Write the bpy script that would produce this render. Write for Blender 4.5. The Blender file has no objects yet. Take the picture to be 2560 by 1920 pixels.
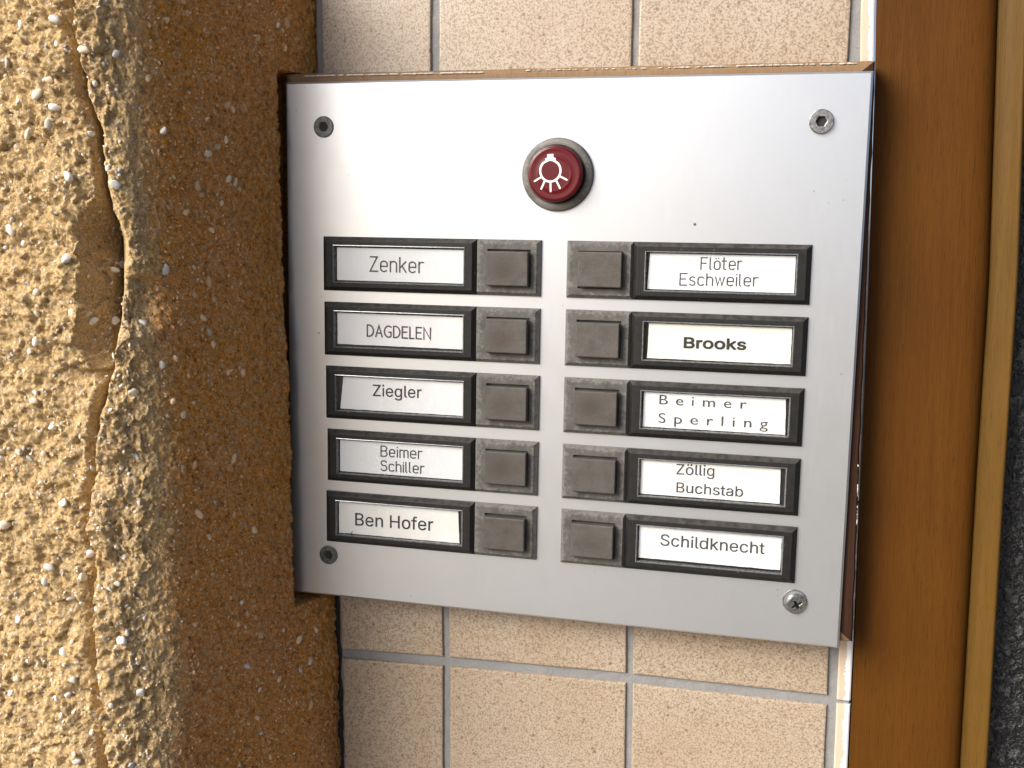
import bpy, bmesh, math, random
import numpy as np
from mathutils import Matrix, Vector
random.seed(7)
rng = np.random.default_rng(7)
sc = bpy.context.scene
col = sc.collection
MM = 0.001
TH = math.radians(1.35)          # the panel hangs 1.35 degrees out of plumb against the tiles
CT, ST = math.cos(TH), math.sin(TH)
BASE_H = 1.45                    # height of the panel's top edge above the pavement

# ---------------------------------------------------------------- camera
R_cp = Matrix(((0.9691415712, 0.0160849607, -0.2459794483),
               (-0.0492760040, 0.9903696872, -0.1293822172),
               (0.2415294814, 0.1375105696, 0.9606010373)))      # camera <- panel frame
C3 = Matrix(((1, 0, 0), (0, 0, -1), (0, 1, 0)))                   # panel frame (x right, y up, z out) -> Blender
RY = Matrix.Rotation(TH, 3, 'Y')
G = RY @ C3
cam_d = bpy.data.cameras.new('camera')
cam = bpy.data.objects.new('camera', cam_d); col.objects.link(cam)
cam_d.sensor_width = 36.0
cam_d.lens = 36.0 * 2700 / 2560
cam_d.clip_start = 0.01; cam_d.clip_end = 200
cpos = G @ Vector((0.21218, -0.06274, 0.43674)) + Vector((0, 0, BASE_H))
cam.matrix_world = Matrix.Translation(cpos) @ (G @ R_cp.transposed()).to_4x4()
sc.camera = cam

# ---------------------------------------------------------------- light: veiled sun from the upper left, open sky
world = bpy.data.worlds.new('World'); sc.world = world; world.use_nodes = True
wn = world.node_tree; wn.nodes.clear()
wo = wn.nodes.new('ShaderNodeOutputWorld'); wb = wn.nodes.new('ShaderNodeBackground'); ws = wn.nodes.new('ShaderNodeTexSky')
SUN_DIR = Vector((-0.59, -0.62, 0.52)).normalized()     # towards the sun (Blender axes; the wall faces -Y)
ws.sky_type = 'NISHITA'; ws.sun_disc = False
ws.sun_elevation = math.asin(SUN_DIR.z)
ws.sun_rotation = math.atan2(SUN_DIR.x, SUN_DIR.y)
ws.dust_density = 2.6; ws.air_density = 0.5; ws.ozone_density = 0.0
wb.inputs['Strength'].default_value = 0.052
wn.links.new(ws.outputs[0], wb.inputs[0]); wn.links.new(wb.outputs[0], wo.inputs[0])
sun_d = bpy.data.lights.new('sun', 'SUN'); sun = bpy.data.objects.new('sun', sun_d); col.objects.link(sun)
sun_d.energy = 1.5; sun_d.angle = math.radians(38); sun_d.color = (1.0, 0.985, 0.955)
sun.rotation_euler = SUN_DIR.to_track_quat('Z', 'Y').to_euler()
sun.location = (-1, -2, 3)
vs = sc.view_settings
sc.display_settings.display_device = 'sRGB'
vs.view_transform = 'Standard'; vs.look = 'None'; vs.gamma = 1; vs.use_curve_mapping = False
vs.exposure = 1.80
sc.cycles.use_denoising = True
sc.cycles.max_bounces = 8
sc.cycles.caustics_reflective = False; sc.cycles.caustics_refractive = False

# ---------------------------------------------------------------- helpers
def W(x, y, z):
    """panel-frame millimetres -> world metres"""
    v = G @ Vector((x * MM, y * MM, z * MM)); v.z += BASE_H
    return v
def V(X, Y, z):
    """plumb wall-frame millimetres -> world metres"""
    return Vector((X * MM, -z * MM, Y * MM + BASE_H))
def p2w(x, y):            # panel frame -> plumb wall frame, mm
    return x * CT + y * ST, -x * ST + y * CT
def L(x, y, z):           # panel frame mm -> local metres below the panel's root
    return Vector((x * MM, -z * MM, y * MM))

def prop(o, label=None, cat=None, group=None, kind=None):
    if label: o['label'] = label
    if cat: o['category'] = cat
    if group: o['group'] = group
    if kind: o['kind'] = kind
    return o
def mesh_from(name, verts, faces, mat=None, smooth=False, bevel=0, seg=2):
    me = bpy.data.meshes.new(name)
    me.from_pydata([tuple(v) for v in verts], [], faces)
    bm = bmesh.new(); bm.from_mesh(me)
    if bevel:
        bmesh.ops.bevel(bm, geom=[e for e in bm.edges if len(e.link_faces) == 2 and e.calc_face_angle(0) > 0.35], offset=bevel * MM, segments=seg,
                        affect='EDGES', profile=0.6)
    bmesh.ops.recalc_face_normals(bm, faces=bm.faces)
    bm.to_mesh(me); bm.free()
    if mat: me.materials.append(mat)
    if smooth: me.polygons.foreach_set('use_smooth', [True] * len(me.polygons))
    return me
def link(name, me, parent=None, loc=None, rot=None):
    o = bpy.data.objects.new(name, me); col.objects.link(o)
    if parent: o.parent = parent
    if loc is not None: o.location = loc
    if rot is not None: o.rotation_euler = rot
    return o
def centred(name, verts, faces, mat, parent=None, **k):
    """mesh object whose origin is the centre of its base"""
    vs_ = [Vector(v) for v in verts]
    c = Vector((sum(v.x for v in vs_), sum(v.y for v in vs_), sum(v.z for v in vs_))) / len(vs_)
    off = Vector((0, 0, 0)) if parent is None else parent.get('_c', (0, 0, 0))
    me = mesh_from(name, [v - c for v in vs_], faces, mat, **k)
    return link(name, me, parent, c - Vector(off))
def loops(rings, close=True, cap0=False, cap1=True):
    """stack of equal-length rings -> verts, faces"""
    n = len(rings[0]); verts = [p for r in rings for p in r]; faces = []
    for i in range(len(rings) - 1):
        for j in range(n):
            k = (j + 1) % n
            faces.append((i * n + j, i * n + k, (i + 1) * n + k, (i + 1) * n + j))
    if cap0: faces.append(tuple(range(n))[::-1])
    if cap1: faces.append(tuple(range((len(rings) - 1) * n, len(rings) * n)))
    return verts, faces
def rect(x0, y0, x1, y1, z, F=L):
    return [F(x0, y0, z), F(x1, y0, z), F(x1, y1, z), F(x0, y1, z)]
def circ(cx, cy, r, z, n=48, F=L):
    return [F(cx + r * math.cos(2 * math.pi * i / n), cy + r * math.sin(2 * math.pi * i / n), z) for i in range(n)]

# ---------------------------------------------------------------- material helpers
def nm(name):
    m = bpy.data.materials.new(name); m.use_nodes = True
    nt = m.node_tree; b = nt.nodes['Principled BSDF']
    return m, nt, b
def N(nt, t, **kw):
    n = nt.nodes.new(t)
    for k, v in kw.items():
        if k in n.inputs: n.inputs[k].default_value = v
        else: setattr(n, k, v)
    return n
def coords(nt, scale=(1, 1, 1), obj=False):
    tc = N(nt, 'ShaderNodeTexCoord')
    mp = N(nt, 'ShaderNodeMapping'); mp.inputs['Scale'].default_value = scale
    if obj:
        nt.links.new(tc.outputs['Object'], mp.inputs[0])
    else:
        g = N(nt, 'ShaderNodeNewGeometry'); nt.links.new(g.outputs['Position'], mp.inputs[0])
    return mp.outputs[0]
def noise(nt, vec, scale, detail=4, rough=0.55, dist=0.0):
    n = N(nt, 'ShaderNodeTexNoise'); n.inputs['Scale'].default_value = scale
    n.inputs['Detail'].default_value = detail; n.inputs['Roughness'].default_value = rough; n.inputs['Distortion'].default_value = dist
    nt.links.new(vec, n.inputs['Vector']); return n.outputs['Fac']
def voro(nt, vec, scale, feature='F1', out='Distance', rnd=1.0):
    n = N(nt, 'ShaderNodeTexVoronoi'); n.feature = feature; n.inputs['Scale'].default_value = scale; n.inputs['Randomness'].default_value = rnd
    nt.links.new(vec, n.inputs['Vector']); return n.outputs[out]
def ramp(nt, fac, stops, interp='LINEAR'):
    r = N(nt, 'ShaderNodeValToRGB'); cr = r.color_ramp; cr.interpolation = interp
    while len(cr.elements) < len(stops): cr.elements.new(0.5)
    for e, (p, c) in zip(cr.elements, stops):
        e.position = p
        e.color = (c, c, c, 1) if isinstance(c, (int, float)) else (*c, 1)
    nt.links.new(fac, r.inputs[0]); return r.outputs[0]
def mix(nt, fac, a, b, mode='MIX'):
    m = N(nt, 'ShaderNodeMix'); m.data_type = 'RGBA'; m.blend_type = mode
    for sock, v in ((m.inputs[0], fac), (m.inputs[6], a), (m.inputs[7], b)):
        if isinstance(v, bpy.types.NodeSocket): nt.links.new(v, sock)
        elif isinstance(v, (int, float)): sock.default_value = v if sock == m.inputs[0] else (v, v, v, 1)
        else: sock.default_value = (*v, 1)
    return m.outputs[2]
def mth(nt, op, a, b=0.0, c=0.0):
    m = N(nt, 'ShaderNodeMath'); m.operation = op
    for s, v in zip(m.inputs, (a, b, c)):
        if isinstance(v, bpy.types.NodeSocket): nt.links.new(v, s)
        else: s.default_value = v
    return m.outputs[0]
def bump(nt, b, h, strength=0.3, dist=0.0005):
    n = N(nt, 'ShaderNodeBump'); n.inputs['Strength'].default_value = strength; n.inputs['Distance'].default_value = dist
    nt.links.new(h, n.inputs['Height']); nt.links.new(n.outputs[0], b.inputs['Normal']); return n
def setc(nt, b, c):
    if isinstance(c, bpy.types.NodeSocket): nt.links.new(c, b.inputs['Base Color'])
    else: b.inputs['Base Color'].default_value = (*c, 1)
def setr(nt, b, r):
    if isinstance(r, bpy.types.NodeSocket): nt.links.new(r, b.inputs['Roughness'])
    else: b.inputs['Roughness'].default_value = r

# ---------------------------------------------------------------- materials
def m_aluminium():
    m, nt, b = nm('satin_aluminium')
    p = coords(nt); ps = coords(nt, (1, 1, 0.035))
    streak = noise(nt, ps, 2000, 4, 0.7); blotch = noise(nt, p, 55, 3, 0.6); grain = noise(nt, p, 2200, 2, 0.6)
    c = mix(nt, ramp(nt, blotch, [(0.35, 0.0), (0.7, 1.0)]), (0.675, 0.70, 0.72), (0.645, 0.67, 0.69))
    specks = ramp(nt, voro(nt, p, 90), [(0.0, 1.0), (0.045, 1.0), (0.06, 0.0)])
    sel = ramp(nt, noise(nt, p, 43, 1), [(0.60, 0.0), (0.63, 1.0)])
    s2 = mth(nt, 'MULTIPLY', ramp(nt, voro(nt, p, 210), [(0.0, 1.0), (0.05, 1.0), (0.075, 0.0)]), ramp(nt, noise(nt, p, 77, 2), [(0.57, 0.0), (0.60, 0.8)]))
    c = mix(nt, s2, c, (0.30, 0.28, 0.25))
    c = mix(nt, mth(nt, 'MULTIPLY', specks, sel), c, (0.16, 0.14, 0.11))
    setc(nt, b, c)
    b.inputs['Metallic'].default_value = 0.9
    setr(nt, b, mth(nt, 'ADD', mth(nt, 'MULTIPLY', streak, 0.16), mth(nt, 'ADD', mth(nt, 'MULTIPLY', blotch, 0.10), 0.235)))
    bump(nt, b, mth(nt, 'ADD', mth(nt, 'MULTIPLY', streak, 0.7), mth(nt, 'MULTIPLY', grain, 0.5)), 0.30, 0.00006)
    return m
def m_zinc(name='weathered_zinc', cap=False, dark=1.0):
    m, nt, b = nm(name)
    p = coords(nt); po = coords(nt, obj=True)
    n1 = noise(nt, p, 170, 5, 0.65); n2 = noise(nt, p, 700, 4, 0.6); n3 = noise(nt, p, 2200, 2, 0.6)
    if cap: a, bb = (0.098, 0.089, 0.077), (0.070, 0.061, 0.051)
    else:   a, bb = (0.112, 0.107, 0.096), (0.070, 0.066, 0.057)
    c = mix(nt, ramp(nt, n1, [(0.35, 0.0), (0.65, 1.0)]), tuple(v * dark for v in a), tuple(v * dark for v in bb))
    c = mix(nt, ramp(nt, n2, [(0.55, 0.0), (0.75, 0.6)]), c, (0.155, 0.148, 0.130) if not cap else (0.115, 0.100, 0.082))
    c = mix(nt, ramp(nt, n3, [(0.58, 0.0), (0.72, 0.35)]), c, (0.055, 0.045, 0.036))
    if cap:
        # finger wear in the middle of the button, different on each one
        vl = N(nt, 'ShaderNodeVectorMath'); vl.operation = 'LENGTH'
        sep = N(nt, 'ShaderNodeMapping'); sep.inputs['Scale'].default_value = (1, 0.2, 1.15)
        oi0 = N(nt, 'ShaderNodeObjectInfo'); cx_ = N(nt, 'ShaderNodeCombineXYZ')
        nt.links.new(mth(nt, 'MULTIPLY', mth(nt, 'SUBTRACT', oi0.outputs['Random'], 0.5), 0.005), cx_.inputs[0])
        nt.links.new(mth(nt, 'MULTIPLY', mth(nt, 'SUBTRACT', mth(nt, 'FRACT', mth(nt, 'MULTIPLY', oi0.outputs['Random'], 17.3)), 0.5), 0.004), cx_.inputs[2]); nt.links.new(cx_.outputs[0], sep.inputs['Location'])
        tc = N(nt, 'ShaderNodeTexCoord'); nt.links.new(tc.outputs['Object'], sep.inputs[0]); nt.links.new(sep.outputs[0], vl.inputs[0])
        d = mth(nt, 'ADD', vl.outputs['Value'], mth(nt, 'MULTIPLY', mth(nt, 'SUBTRACT', n1, 0.5), 0.016))
        oi = N(nt, 'ShaderNodeObjectInfo')
        f = mth(nt, 'MULTIPLY', ramp(nt, mth(nt, 'MULTIPLY', d, 100), [(0.15, 1.0), (0.75, 0.0)]), mth(nt, 'ADD', mth(nt, 'MULTIPLY', oi.outputs['Random'], 0.75), -0.05))
        c = mix(nt, f, c, (0.050, 0.033, 0.022))
    if not cap:
        # pale corrosion crust creeping in from the outer edges
        tc2 = N(nt, 'ShaderNodeTexCoord'); sx = N(nt, 'ShaderNodeSeparateXYZ'); nt.links.new(tc2.outputs['Object'], sx.inputs[0])
        ex = mth(nt, 'MULTIPLY', mth(nt, 'ABSOLUTE', sx.outputs['X']), 1 / 0.0136); ez = mth(nt, 'MULTIPLY', mth(nt, 'ABSOLUTE', sx.outputs['Z']), 1 / 0.0116)
        ed = mth(nt, 'ADD', mth(nt, 'MAXIMUM', ex, ez), mth(nt, 'MULTIPLY', mth(nt, 'SUBTRACT', n2, 0.5), 0.9))
        c = mix(nt, ramp(nt, ed, [(0.82, 0.0), (0.95, 0.4)]), c, (0.25, 0.24, 0.215))
        c = mix(nt, ramp(nt, mth(nt, 'MULTIPLY', n1, n2), [(0.32, 0.0), (0.42, 0.7)]), c, (0.045, 0.040, 0.034))
    setc(nt, b, c)
    b.inputs['Metallic'].default_value = 0.25
    setr(nt, b, 0.62)
    bump(nt, b, mth(nt, 'ADD', n2, mth(nt, 'MULTIPLY', n3, 0.6)), 0.5, 0.00022)
    return m
def m_simple(name, c, rough=0.5, metal=0.0, nscale=0, namp=0.0, bmp=0.0, coat=0.0):
    m, nt, b = nm(name)
    if nscale:
        n = noise(nt, coords(nt), nscale, 4, 0.6)
        setc(nt, b, mix(nt, ramp(nt, n, [(0.3, 0.0), (0.7, 1.0)]), tuple(v * (1 - namp) for v in c), tuple(min(1, v * (1 + namp)) for v in c)))
        if bmp: bump(nt, b, n, bmp, 0.0002)
    else: setc(nt, b, c)
    setr(nt, b, rough); b.inputs['Metallic'].default_value = metal; b.inputs['Coat Weight'].default_value = coat
    b.inputs['Coat Roughness'].default_value = 0.08
    return m
def m_holder():
    m, nt, b = nm('black_anodised_frame')
    p = coords(nt); n1 = noise(nt, p, 400, 4, 0.6); n2 = noise(nt, p, 1500, 3, 0.6)
    c = mix(nt, ramp(nt, n1, [(0.4, 0.0), (0.8, 1.0)]), (0.010, 0.0095, 0.009), (0.020, 0.019, 0.017))
    g = N(nt, 'ShaderNodeNewGeometry')
    sx = N(nt, 'ShaderNodeSeparateXYZ'); nt.links.new(g.outputs['Normal'], sx.inputs[0])
    dust = mth(nt, 'MULTIPLY', ramp(nt, sx.outputs['Z'], [(0.3, 0.0), (0.7, 1.0)]), ramp(nt, n1, [(0.35, 0.25), (0.65, 1.0)]))
    c = mix(nt, dust, c, (0.060, 0.055, 0.047))      # dust lying on the upward bevels
    c = mix(nt, ramp(nt, voro(nt, p, 160), [(0.0, 0.9), (0.035, 0.9), (0.05, 0.0)]), c, (0.14, 0.12, 0.095))
    setc(nt, b, c); setr(nt, b, 0.5); b.inputs['Metallic'].default_value = 0.0
    b.inputs['Specular IOR Level'].default_value = 0.3
    bump(nt, b, n2, 0.25, 0.0001)
    return m
def m_paper(name, c, warm=0.0):
    m, nt, b = nm(name)
    p = coords(nt); n = noise(nt, p, 220, 4, 0.6, 0.6); n2 = noise(nt, coords(nt, (2.5, 1, 0.8)), 260, 3, 0.5, 0.8); st = noise(nt, p, 60, 3)
    cc = mix(nt, ramp(nt, st, [(0.45, 0.0), (0.8, 1.0)]), c, tuple(v * k for v, k in zip(c, (0.96, 0.94 - warm, 0.88 - 2 * warm))))
    setc(nt, b, cc); setr(nt, b, 0.55)
    bump(nt, b, mth(nt, 'ADD', n2, mth(nt, 'MULTIPLY', n, 0.4)), 0.35, 0.0004)
    return m
def m_cover():
    m, nt, b = nm('clear_plastic_cover')
    nt.nodes.remove(b)
    out = nt.nodes['Material Output']
    tr = N(nt, 'ShaderNodeBsdfTransparent'); tr.inputs[0].default_value = (0.99, 0.99, 0.99, 1)
    gl = N(nt, 'ShaderNodeBsdfGlossy'); gl.inputs['Roughness'].default_value = 0.22; gl.inputs[0].default_value = (0.9, 0.9, 0.9, 1)
    g = N(nt, 'ShaderNodeNewGeometry'); lw = N(nt, 'ShaderNodeLayerWeight'); lw.inputs[0].default_value = 0.25
    fr = N(nt, 'ShaderNodeMath'); fr.operation = 'MULTIPLY'
    k = mth(nt, 'ADD', mth(nt, 'MULTIPLY', lw.outputs['Fresnel'], 0.55), 0.02)
    nt.links.new(k, fr.inputs[0]); nt.links.new(mth(nt, 'SUBTRACT', 1.0, g.outputs['Backfacing']), fr.inputs[1])
    mx = N(nt, 'ShaderNodeMixShader')
    nt.links.new(fr.outputs[0], mx.inputs[0]); nt.links.new(tr.outputs[0], mx.inputs[1]); nt.links.new(gl.outputs[0], mx.inputs[2])
    nt.links.new(mx.outputs[0], out.inputs[0])
    return m
def m_tile():
    m, nt, b = nm('speckled_cream_tile')
    p = coords(nt)
    worm = noise(nt, p, 1250, 2.5, 0.6, 0.7); fine = noise(nt, p, 1500, 2, 0.6); big = voro(nt, p, 230); wave = noise(nt, p, 26, 3, 0.5); sel = noise(nt, p, 190, 1)
    base = mix(nt, ramp(nt, wave, [(0.35, 0.0), (0.7, 1.0)]), (0.46, 0.39, 0.30), (0.42, 0.335, 0.24))
    base = mix(nt, ramp(nt, fine, [(0.4, 0.0), (0.75, 0.55)]), base, (0.44, 0.30, 0.19))
    c = mix(nt, ramp(nt, worm, [(0.48, 0.0), (0.58, 0.85)]), base, (0.22, 0.15, 0.09))
    dots = mth(nt, 'MULTIPLY', ramp(nt, big, [(0.0, 1.0), (0.13, 1.0), (0.2, 0.0)]), ramp(nt, sel, [(0.5, 0.0), (0.56, 1.0)]))
    c = mix(nt, mth(nt, 'MULTIPLY', dots, 0.8), c, (0.17, 0.095, 0.045))
    oi = N(nt, 'ShaderNodeObjectInfo')
    c = mix(nt, 1.0, c, ramp(nt, oi.outputs['Random'], [(0.0, (0.90, 0.88, 0.85)), (1.0, (1.0, 1.0, 1.0))]), 'MULTIPLY')
    setc(nt, b, c); setr(nt, b, 0.38); b.inputs['Specular IOR Level'].default_value = 0.75
    bump(nt, b, mth(nt, 'ADD', worm, noise(nt, p, 90, 3)), 0.25, 0.0003)
    return m
def m_strip():
    m, nt, b = nm('chipped_white_glaze_edge')
    p = coords(nt)
    a = N(nt, 'ShaderNodeAttribute'); a.attribute_name = 'across'; a.attribute_type = 'GEOMETRY'
    w = mth(nt, 'ADD', a.outputs['Fac'], mth(nt, 'MULTIPLY', mth(nt, 'SUBTRACT', noise(nt, p, 300, 4, 0.6), 0.5), 0.8))
    c = mix(nt, ramp(nt, w, [(0.5, 0.0), (0.54, 1.0)]), (0.58, 0.46, 0.34), (0.82, 0.81, 0.78))
    setc(nt, b, c); setr(nt, b, 0.4); bump(nt, b, noise(nt, p, 900, 3), 0.3, 0.0003)
    return m
def m_grout():
    m, nt, b = nm('grey_cement_grout')
    p = coords(nt); n = noise(nt, p, 900, 5, 0.65); n2 = noise(nt, p, 60, 4)
    c = mix(nt, ramp(nt, n2, [(0.3, 0.0), (0.75, 1.0)]), (0.215, 0.212, 0.205), (0.275, 0.270, 0.258))
    c = mix(nt, ramp(nt, n, [(0.5, 0.0), (0.8, 0.6)]), c, (0.17, 0.16, 0.15))
    setc(nt, b, c); setr(nt, b, 0.9); bump(nt, b, n, 0.6, 0.0006)
    return m
def m_concrete():
    m, nt, b = nm('washed_ochre_concrete')
    p = coords(nt)
    a = N(nt, 'ShaderNodeAttribute'); a.attribute_name = 'skin'; a.attribute_type = 'GEOMETRY'
    n1 = noise(nt, p, 60, 6, 0.65); n2 = noise(nt, p, 420, 5, 0.7); n3 = noise(nt, p, 1700, 3, 0.7); n4 = noise(nt, p, 14, 3)
    front_tone = mix(nt, ramp(nt, n1, [(0.3, 0.0), (0.7, 1.0)]), (0.82, 0.575, 0.275), (0.76, 0.53, 0.26))  # sandy ochre of the broken front face
    front_tone = mix(nt, ramp(nt, n2, [(0.56, 0.0), (0.70, 0.8)]), front_tone, (0.66, 0.56, 0.41))
    front_tone = mix(nt, ramp(nt, n2, [(0.25, 0.7), (0.40, 0.0)]), front_tone, (0.36, 0.23, 0.11))
    sk = mix(nt, ramp(nt, n4, [(0.4, 0.0), (0.62, 1.0)]), (0.84, 0.37, 0.105), (0.86, 0.37, 0.062))
    sk = mix(nt, ramp(nt, n2, [(0.50, 0.0), (0.64, 0.8)]), sk, (0.84, 0.56, 0.31))
    sk = mix(nt, ramp(nt, n2, [(0.32, 0.9), (0.43, 0.0)]), sk, (0.20, 0.09, 0.038))
    sk = mix(nt, ramp(nt, n3, [(0.60, 0.0), (0.68, 0.7)]), sk, (0.50, 0.40, 0.29))
    c = mix(nt, a.outputs['Fac'], front_tone, sk)
    c = mix(nt, ramp(nt, n3, [(0.30, 0.6), (0.38, 0.0)]), c, (0.10, 0.06, 0.035))
    vc = voro(nt, p, 1500, 'F1', 'Color'); sv = N(nt, 'ShaderNodeSeparateColor'); nt.links.new(vc, sv.inputs[0])
    vc2 = voro(nt, p, 640, 'F1', 'Color'); sv2 = N(nt, 'ShaderNodeSeparateColor'); nt.links.new(vc2, sv2.inputs[0])
    c = mix(nt, 1.0, c, ramp(nt, sv.outputs[0], [(0.0, 0.72), (0.6, 1.0), (1.0, 1.18)]), 'MULTIPLY')
    c = mix(nt, ramp(nt, sv2.outputs[1], [(0.88, 0.0), (0.95, 0.5)]), c, mix(nt, a.outputs['Fac'], (0.72, 0.62, 0.47), (0.72, 0.47, 0.24)))
    c = mix(nt, ramp(nt, sv2.outputs[2], [(0.94, 0.0), (0.98, 0.55)]), c, (0.30, 0.19, 0.11))
    setc(nt, b, c); setr(nt, b, 0.95); b.inputs['Specular IOR Level'].default_value = 0.1
    n5 = noise(nt, p, 4200, 2, 0.7)
    vf = voro(nt, coords(nt, (1, 1, 0.8)), 620)
    bump(nt, b, mth(nt, 'ADD', mth(nt, 'ADD', n2, mth(nt, 'MULTIPLY', n3, 0.6)), mth(nt, 'ADD', mth(nt, 'MULTIPLY', vf, -0.6), mth(nt, 'ADD', mth(nt, 'MULTIPLY', n5, 0.35), mth(nt, 'MULTIPLY', sv.outputs[1], 0.22)))), 1.0, 0.0015)
    return m
def m_wood(name, c1, c2, c3, rough=0.42, knots=False):
    m, nt, b = nm(name)
    ps = coords(nt, (1, 1, 0.06)); p = coords(nt); pl = coords(nt, (1, 1, 0.018))
    g1 = noise(nt, ps, 420, 5, 0.65, 0.3); g2 = noise(nt, pl, 900, 4, 0.7, 0.2); pores = noise(nt, ps, 1900, 3, 0.7); big = noise(nt, p, 9, 3)
    c = mix(nt, ramp(nt, g1, [(0.3, 0.0), (0.72, 1.0)]), c1, c2)
    c = mix(nt, ramp(nt, big, [(0.35, 0.0), (0.7, 0.5)]), c, tuple(v * 1.25 for v in c1))
    c = mix(nt, ramp(nt, pores, [(0.56, 0.0), (0.72, 0.6)]), c, c3)
    c = mix(nt, ramp(nt, g2, [(0.62, 0.0), (0.76, 0.6)]), c, c3)
    setc(nt, b, c); setr(nt, b, rough)
    b.inputs['Specular IOR Level'].default_value = 0.12
    bump(nt, b, mth(nt, 'ADD', pores, g1), 0.45, 0.0003)
    return m
def m_rough_glass():
    m, nt, b = nm('dark_hammered_glass')
    p = coords(nt)
    n = noise(nt, coords(nt, (1, 1, 0.8)), 330, 3, 0.5, 1.2); n2 = noise(nt, p, 700, 3, 0.6, 0.5)
    setc(nt, b, mix(nt, ramp(nt, n, [(0.54, 0.0), (0.66, 1.0)]), (0.012, 0.012, 0.012), (0.075, 0.075, 0.073)))
    setr(nt, b, 0.3); bump(nt, b, mth(nt, 'ADD', n, mth(nt, 'MULTIPLY', n2, 0.3)), 1.0, 0.0022)
    return m
def m_red():
    m, nt, b = nm('ruby_red_plastic')
    setc(nt, b, (0.095, 0.0015, 0.005)); setr(nt, b, 0.2)
    b.inputs['Coat Weight'].default_value = 0.25; b.inputs['Coat Roughness'].default_value = 0.10; b.inputs['Specular IOR Level'].default_value = 0.3
    b.inputs['Subsurface Weight'].default_value = 0.15; b.inputs['Subsurface Radius'].default_value = (0.004, 0.0006, 0.0006); b.inputs['Subsurface Scale'].default_value = 1.0
    return m
def m_steel(name='galvanised_screw', c=(0.36, 0.36, 0.35), rough=0.38):
    m, nt, b = nm(name)
    p = coords(nt); n = noise(nt, p, 900, 4, 0.6)
    setc(nt, b, mix(nt, ramp(nt, n, [(0.4, 0.0), (0.65, 1.0)]), c, tuple(v * 0.45 for v in c)))
    b.inputs['Metallic'].default_value = 0.85; setr(nt, b, rough); bump(nt, b, n, 0.5, 0.0002)
    return m
M = dict(alu=m_aluminium(), base=m_zinc(), cap=m_zinc('worn_button_metal', True), holder=m_holder(),
         white=m_paper('white_card', (0.74, 0.745, 0.74)), engraved=m_paper('engraved_plastic_card', (0.72, 0.74, 0.745)), cream=m_paper('yellowed_card', (0.78, 0.755, 0.67), 0.02), ivory=m_paper('ivory_card', (0.75, 0.745, 0.71), 0.0),
         cover=m_cover(), rim=m_simple('grey_plastic_rim', (0.16, 0.165, 0.165), 0.22, 0.3, 700, 0.4, 0.2, 0.6), back=m_simple('dark_tray', (0.035, 0.034, 0.032), 0.5),
         ink=m_simple('grey_ink', (0.045, 0.045, 0.045), 0.6), ink2=m_simple('black_ink', (0.018, 0.018, 0.018), 0.6), tile=m_tile(), strip=m_strip(), grout=m_grout(), concrete=m_concrete(),
         wood=m_wood('dark_stained_wood', (0.092, 0.033, 0.0030), (0.068, 0.024, 0.0021), (0.020, 0.008, 0.002), 0.6),
         mould=m_wood('honey_stained_wood', (0.098, 0.050, 0.009), (0.072, 0.036, 0.006), (0.045, 0.02, 0.006), 0.45),
         glass=m_rough_glass(), red=m_red(), symbol=m_simple('white_symbol_paint', (0.85, 0.85, 0.84), 0.4), steel=m_steel(), dullsteel=m_steel('dull_screw', (0.17, 0.175, 0.17), 0.45), collar=m_zinc('grey_collar_metal', False, 1.25),
         hole=m_simple('screw_recess_dark', (0.015, 0.014, 0.013), 0.7),
         boxshade=m_wood('shaded_brown_box_edge', (0.060, 0.028, 0.016), (0.040, 0.019, 0.011), (0.03, 0.016, 0.01), 0.5),  # box brown darkened: the face plate's shade is put into the colour
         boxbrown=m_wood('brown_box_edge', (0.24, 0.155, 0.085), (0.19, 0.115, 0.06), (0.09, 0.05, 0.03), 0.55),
         plaster=m_simple('filler_plaster', (0.55, 0.52, 0.46), 0.9, 0, 900, 0.3, 0.8), worn=m_simple('worn_light_edge', (0.40, 0.30, 0.20), 0.6, 0, 500, 0.4),
         wall=m_simple('cement_wall', (0.25, 0.24, 0.23), 0.9, 0, 300, 0.2, 0.5), paving=m_simple('warm_paving', (0.24, 0.21, 0.17), 0.9, 0, 3, 0.15),
         dark=m_simple('joint_dark', (0.03, 0.028, 0.025), 0.95, 0, 600, 0.4, 0.5))
PEB = [m_simple('pebble_' + k, c, r, 0, 900, 0.12, 0.25) for k, c, r in (('white', (0.76, 0.72, 0.64), 0.6), ('cream', (0.68, 0.58, 0.43), 0.7), ('grey', (0.47, 0.44, 0.39), 0.7), ('palegrey', (0.58, 0.55, 0.50), 0.65), ('dusty', (0.74, 0.54, 0.33), 0.85), ('dustybrown', (0.58, 0.38, 0.20), 0.85))]
for m_ in PEB: m_.node_tree.nodes['Principled BSDF'].inputs['Specular IOR Level'].default_value = 0.25
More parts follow.
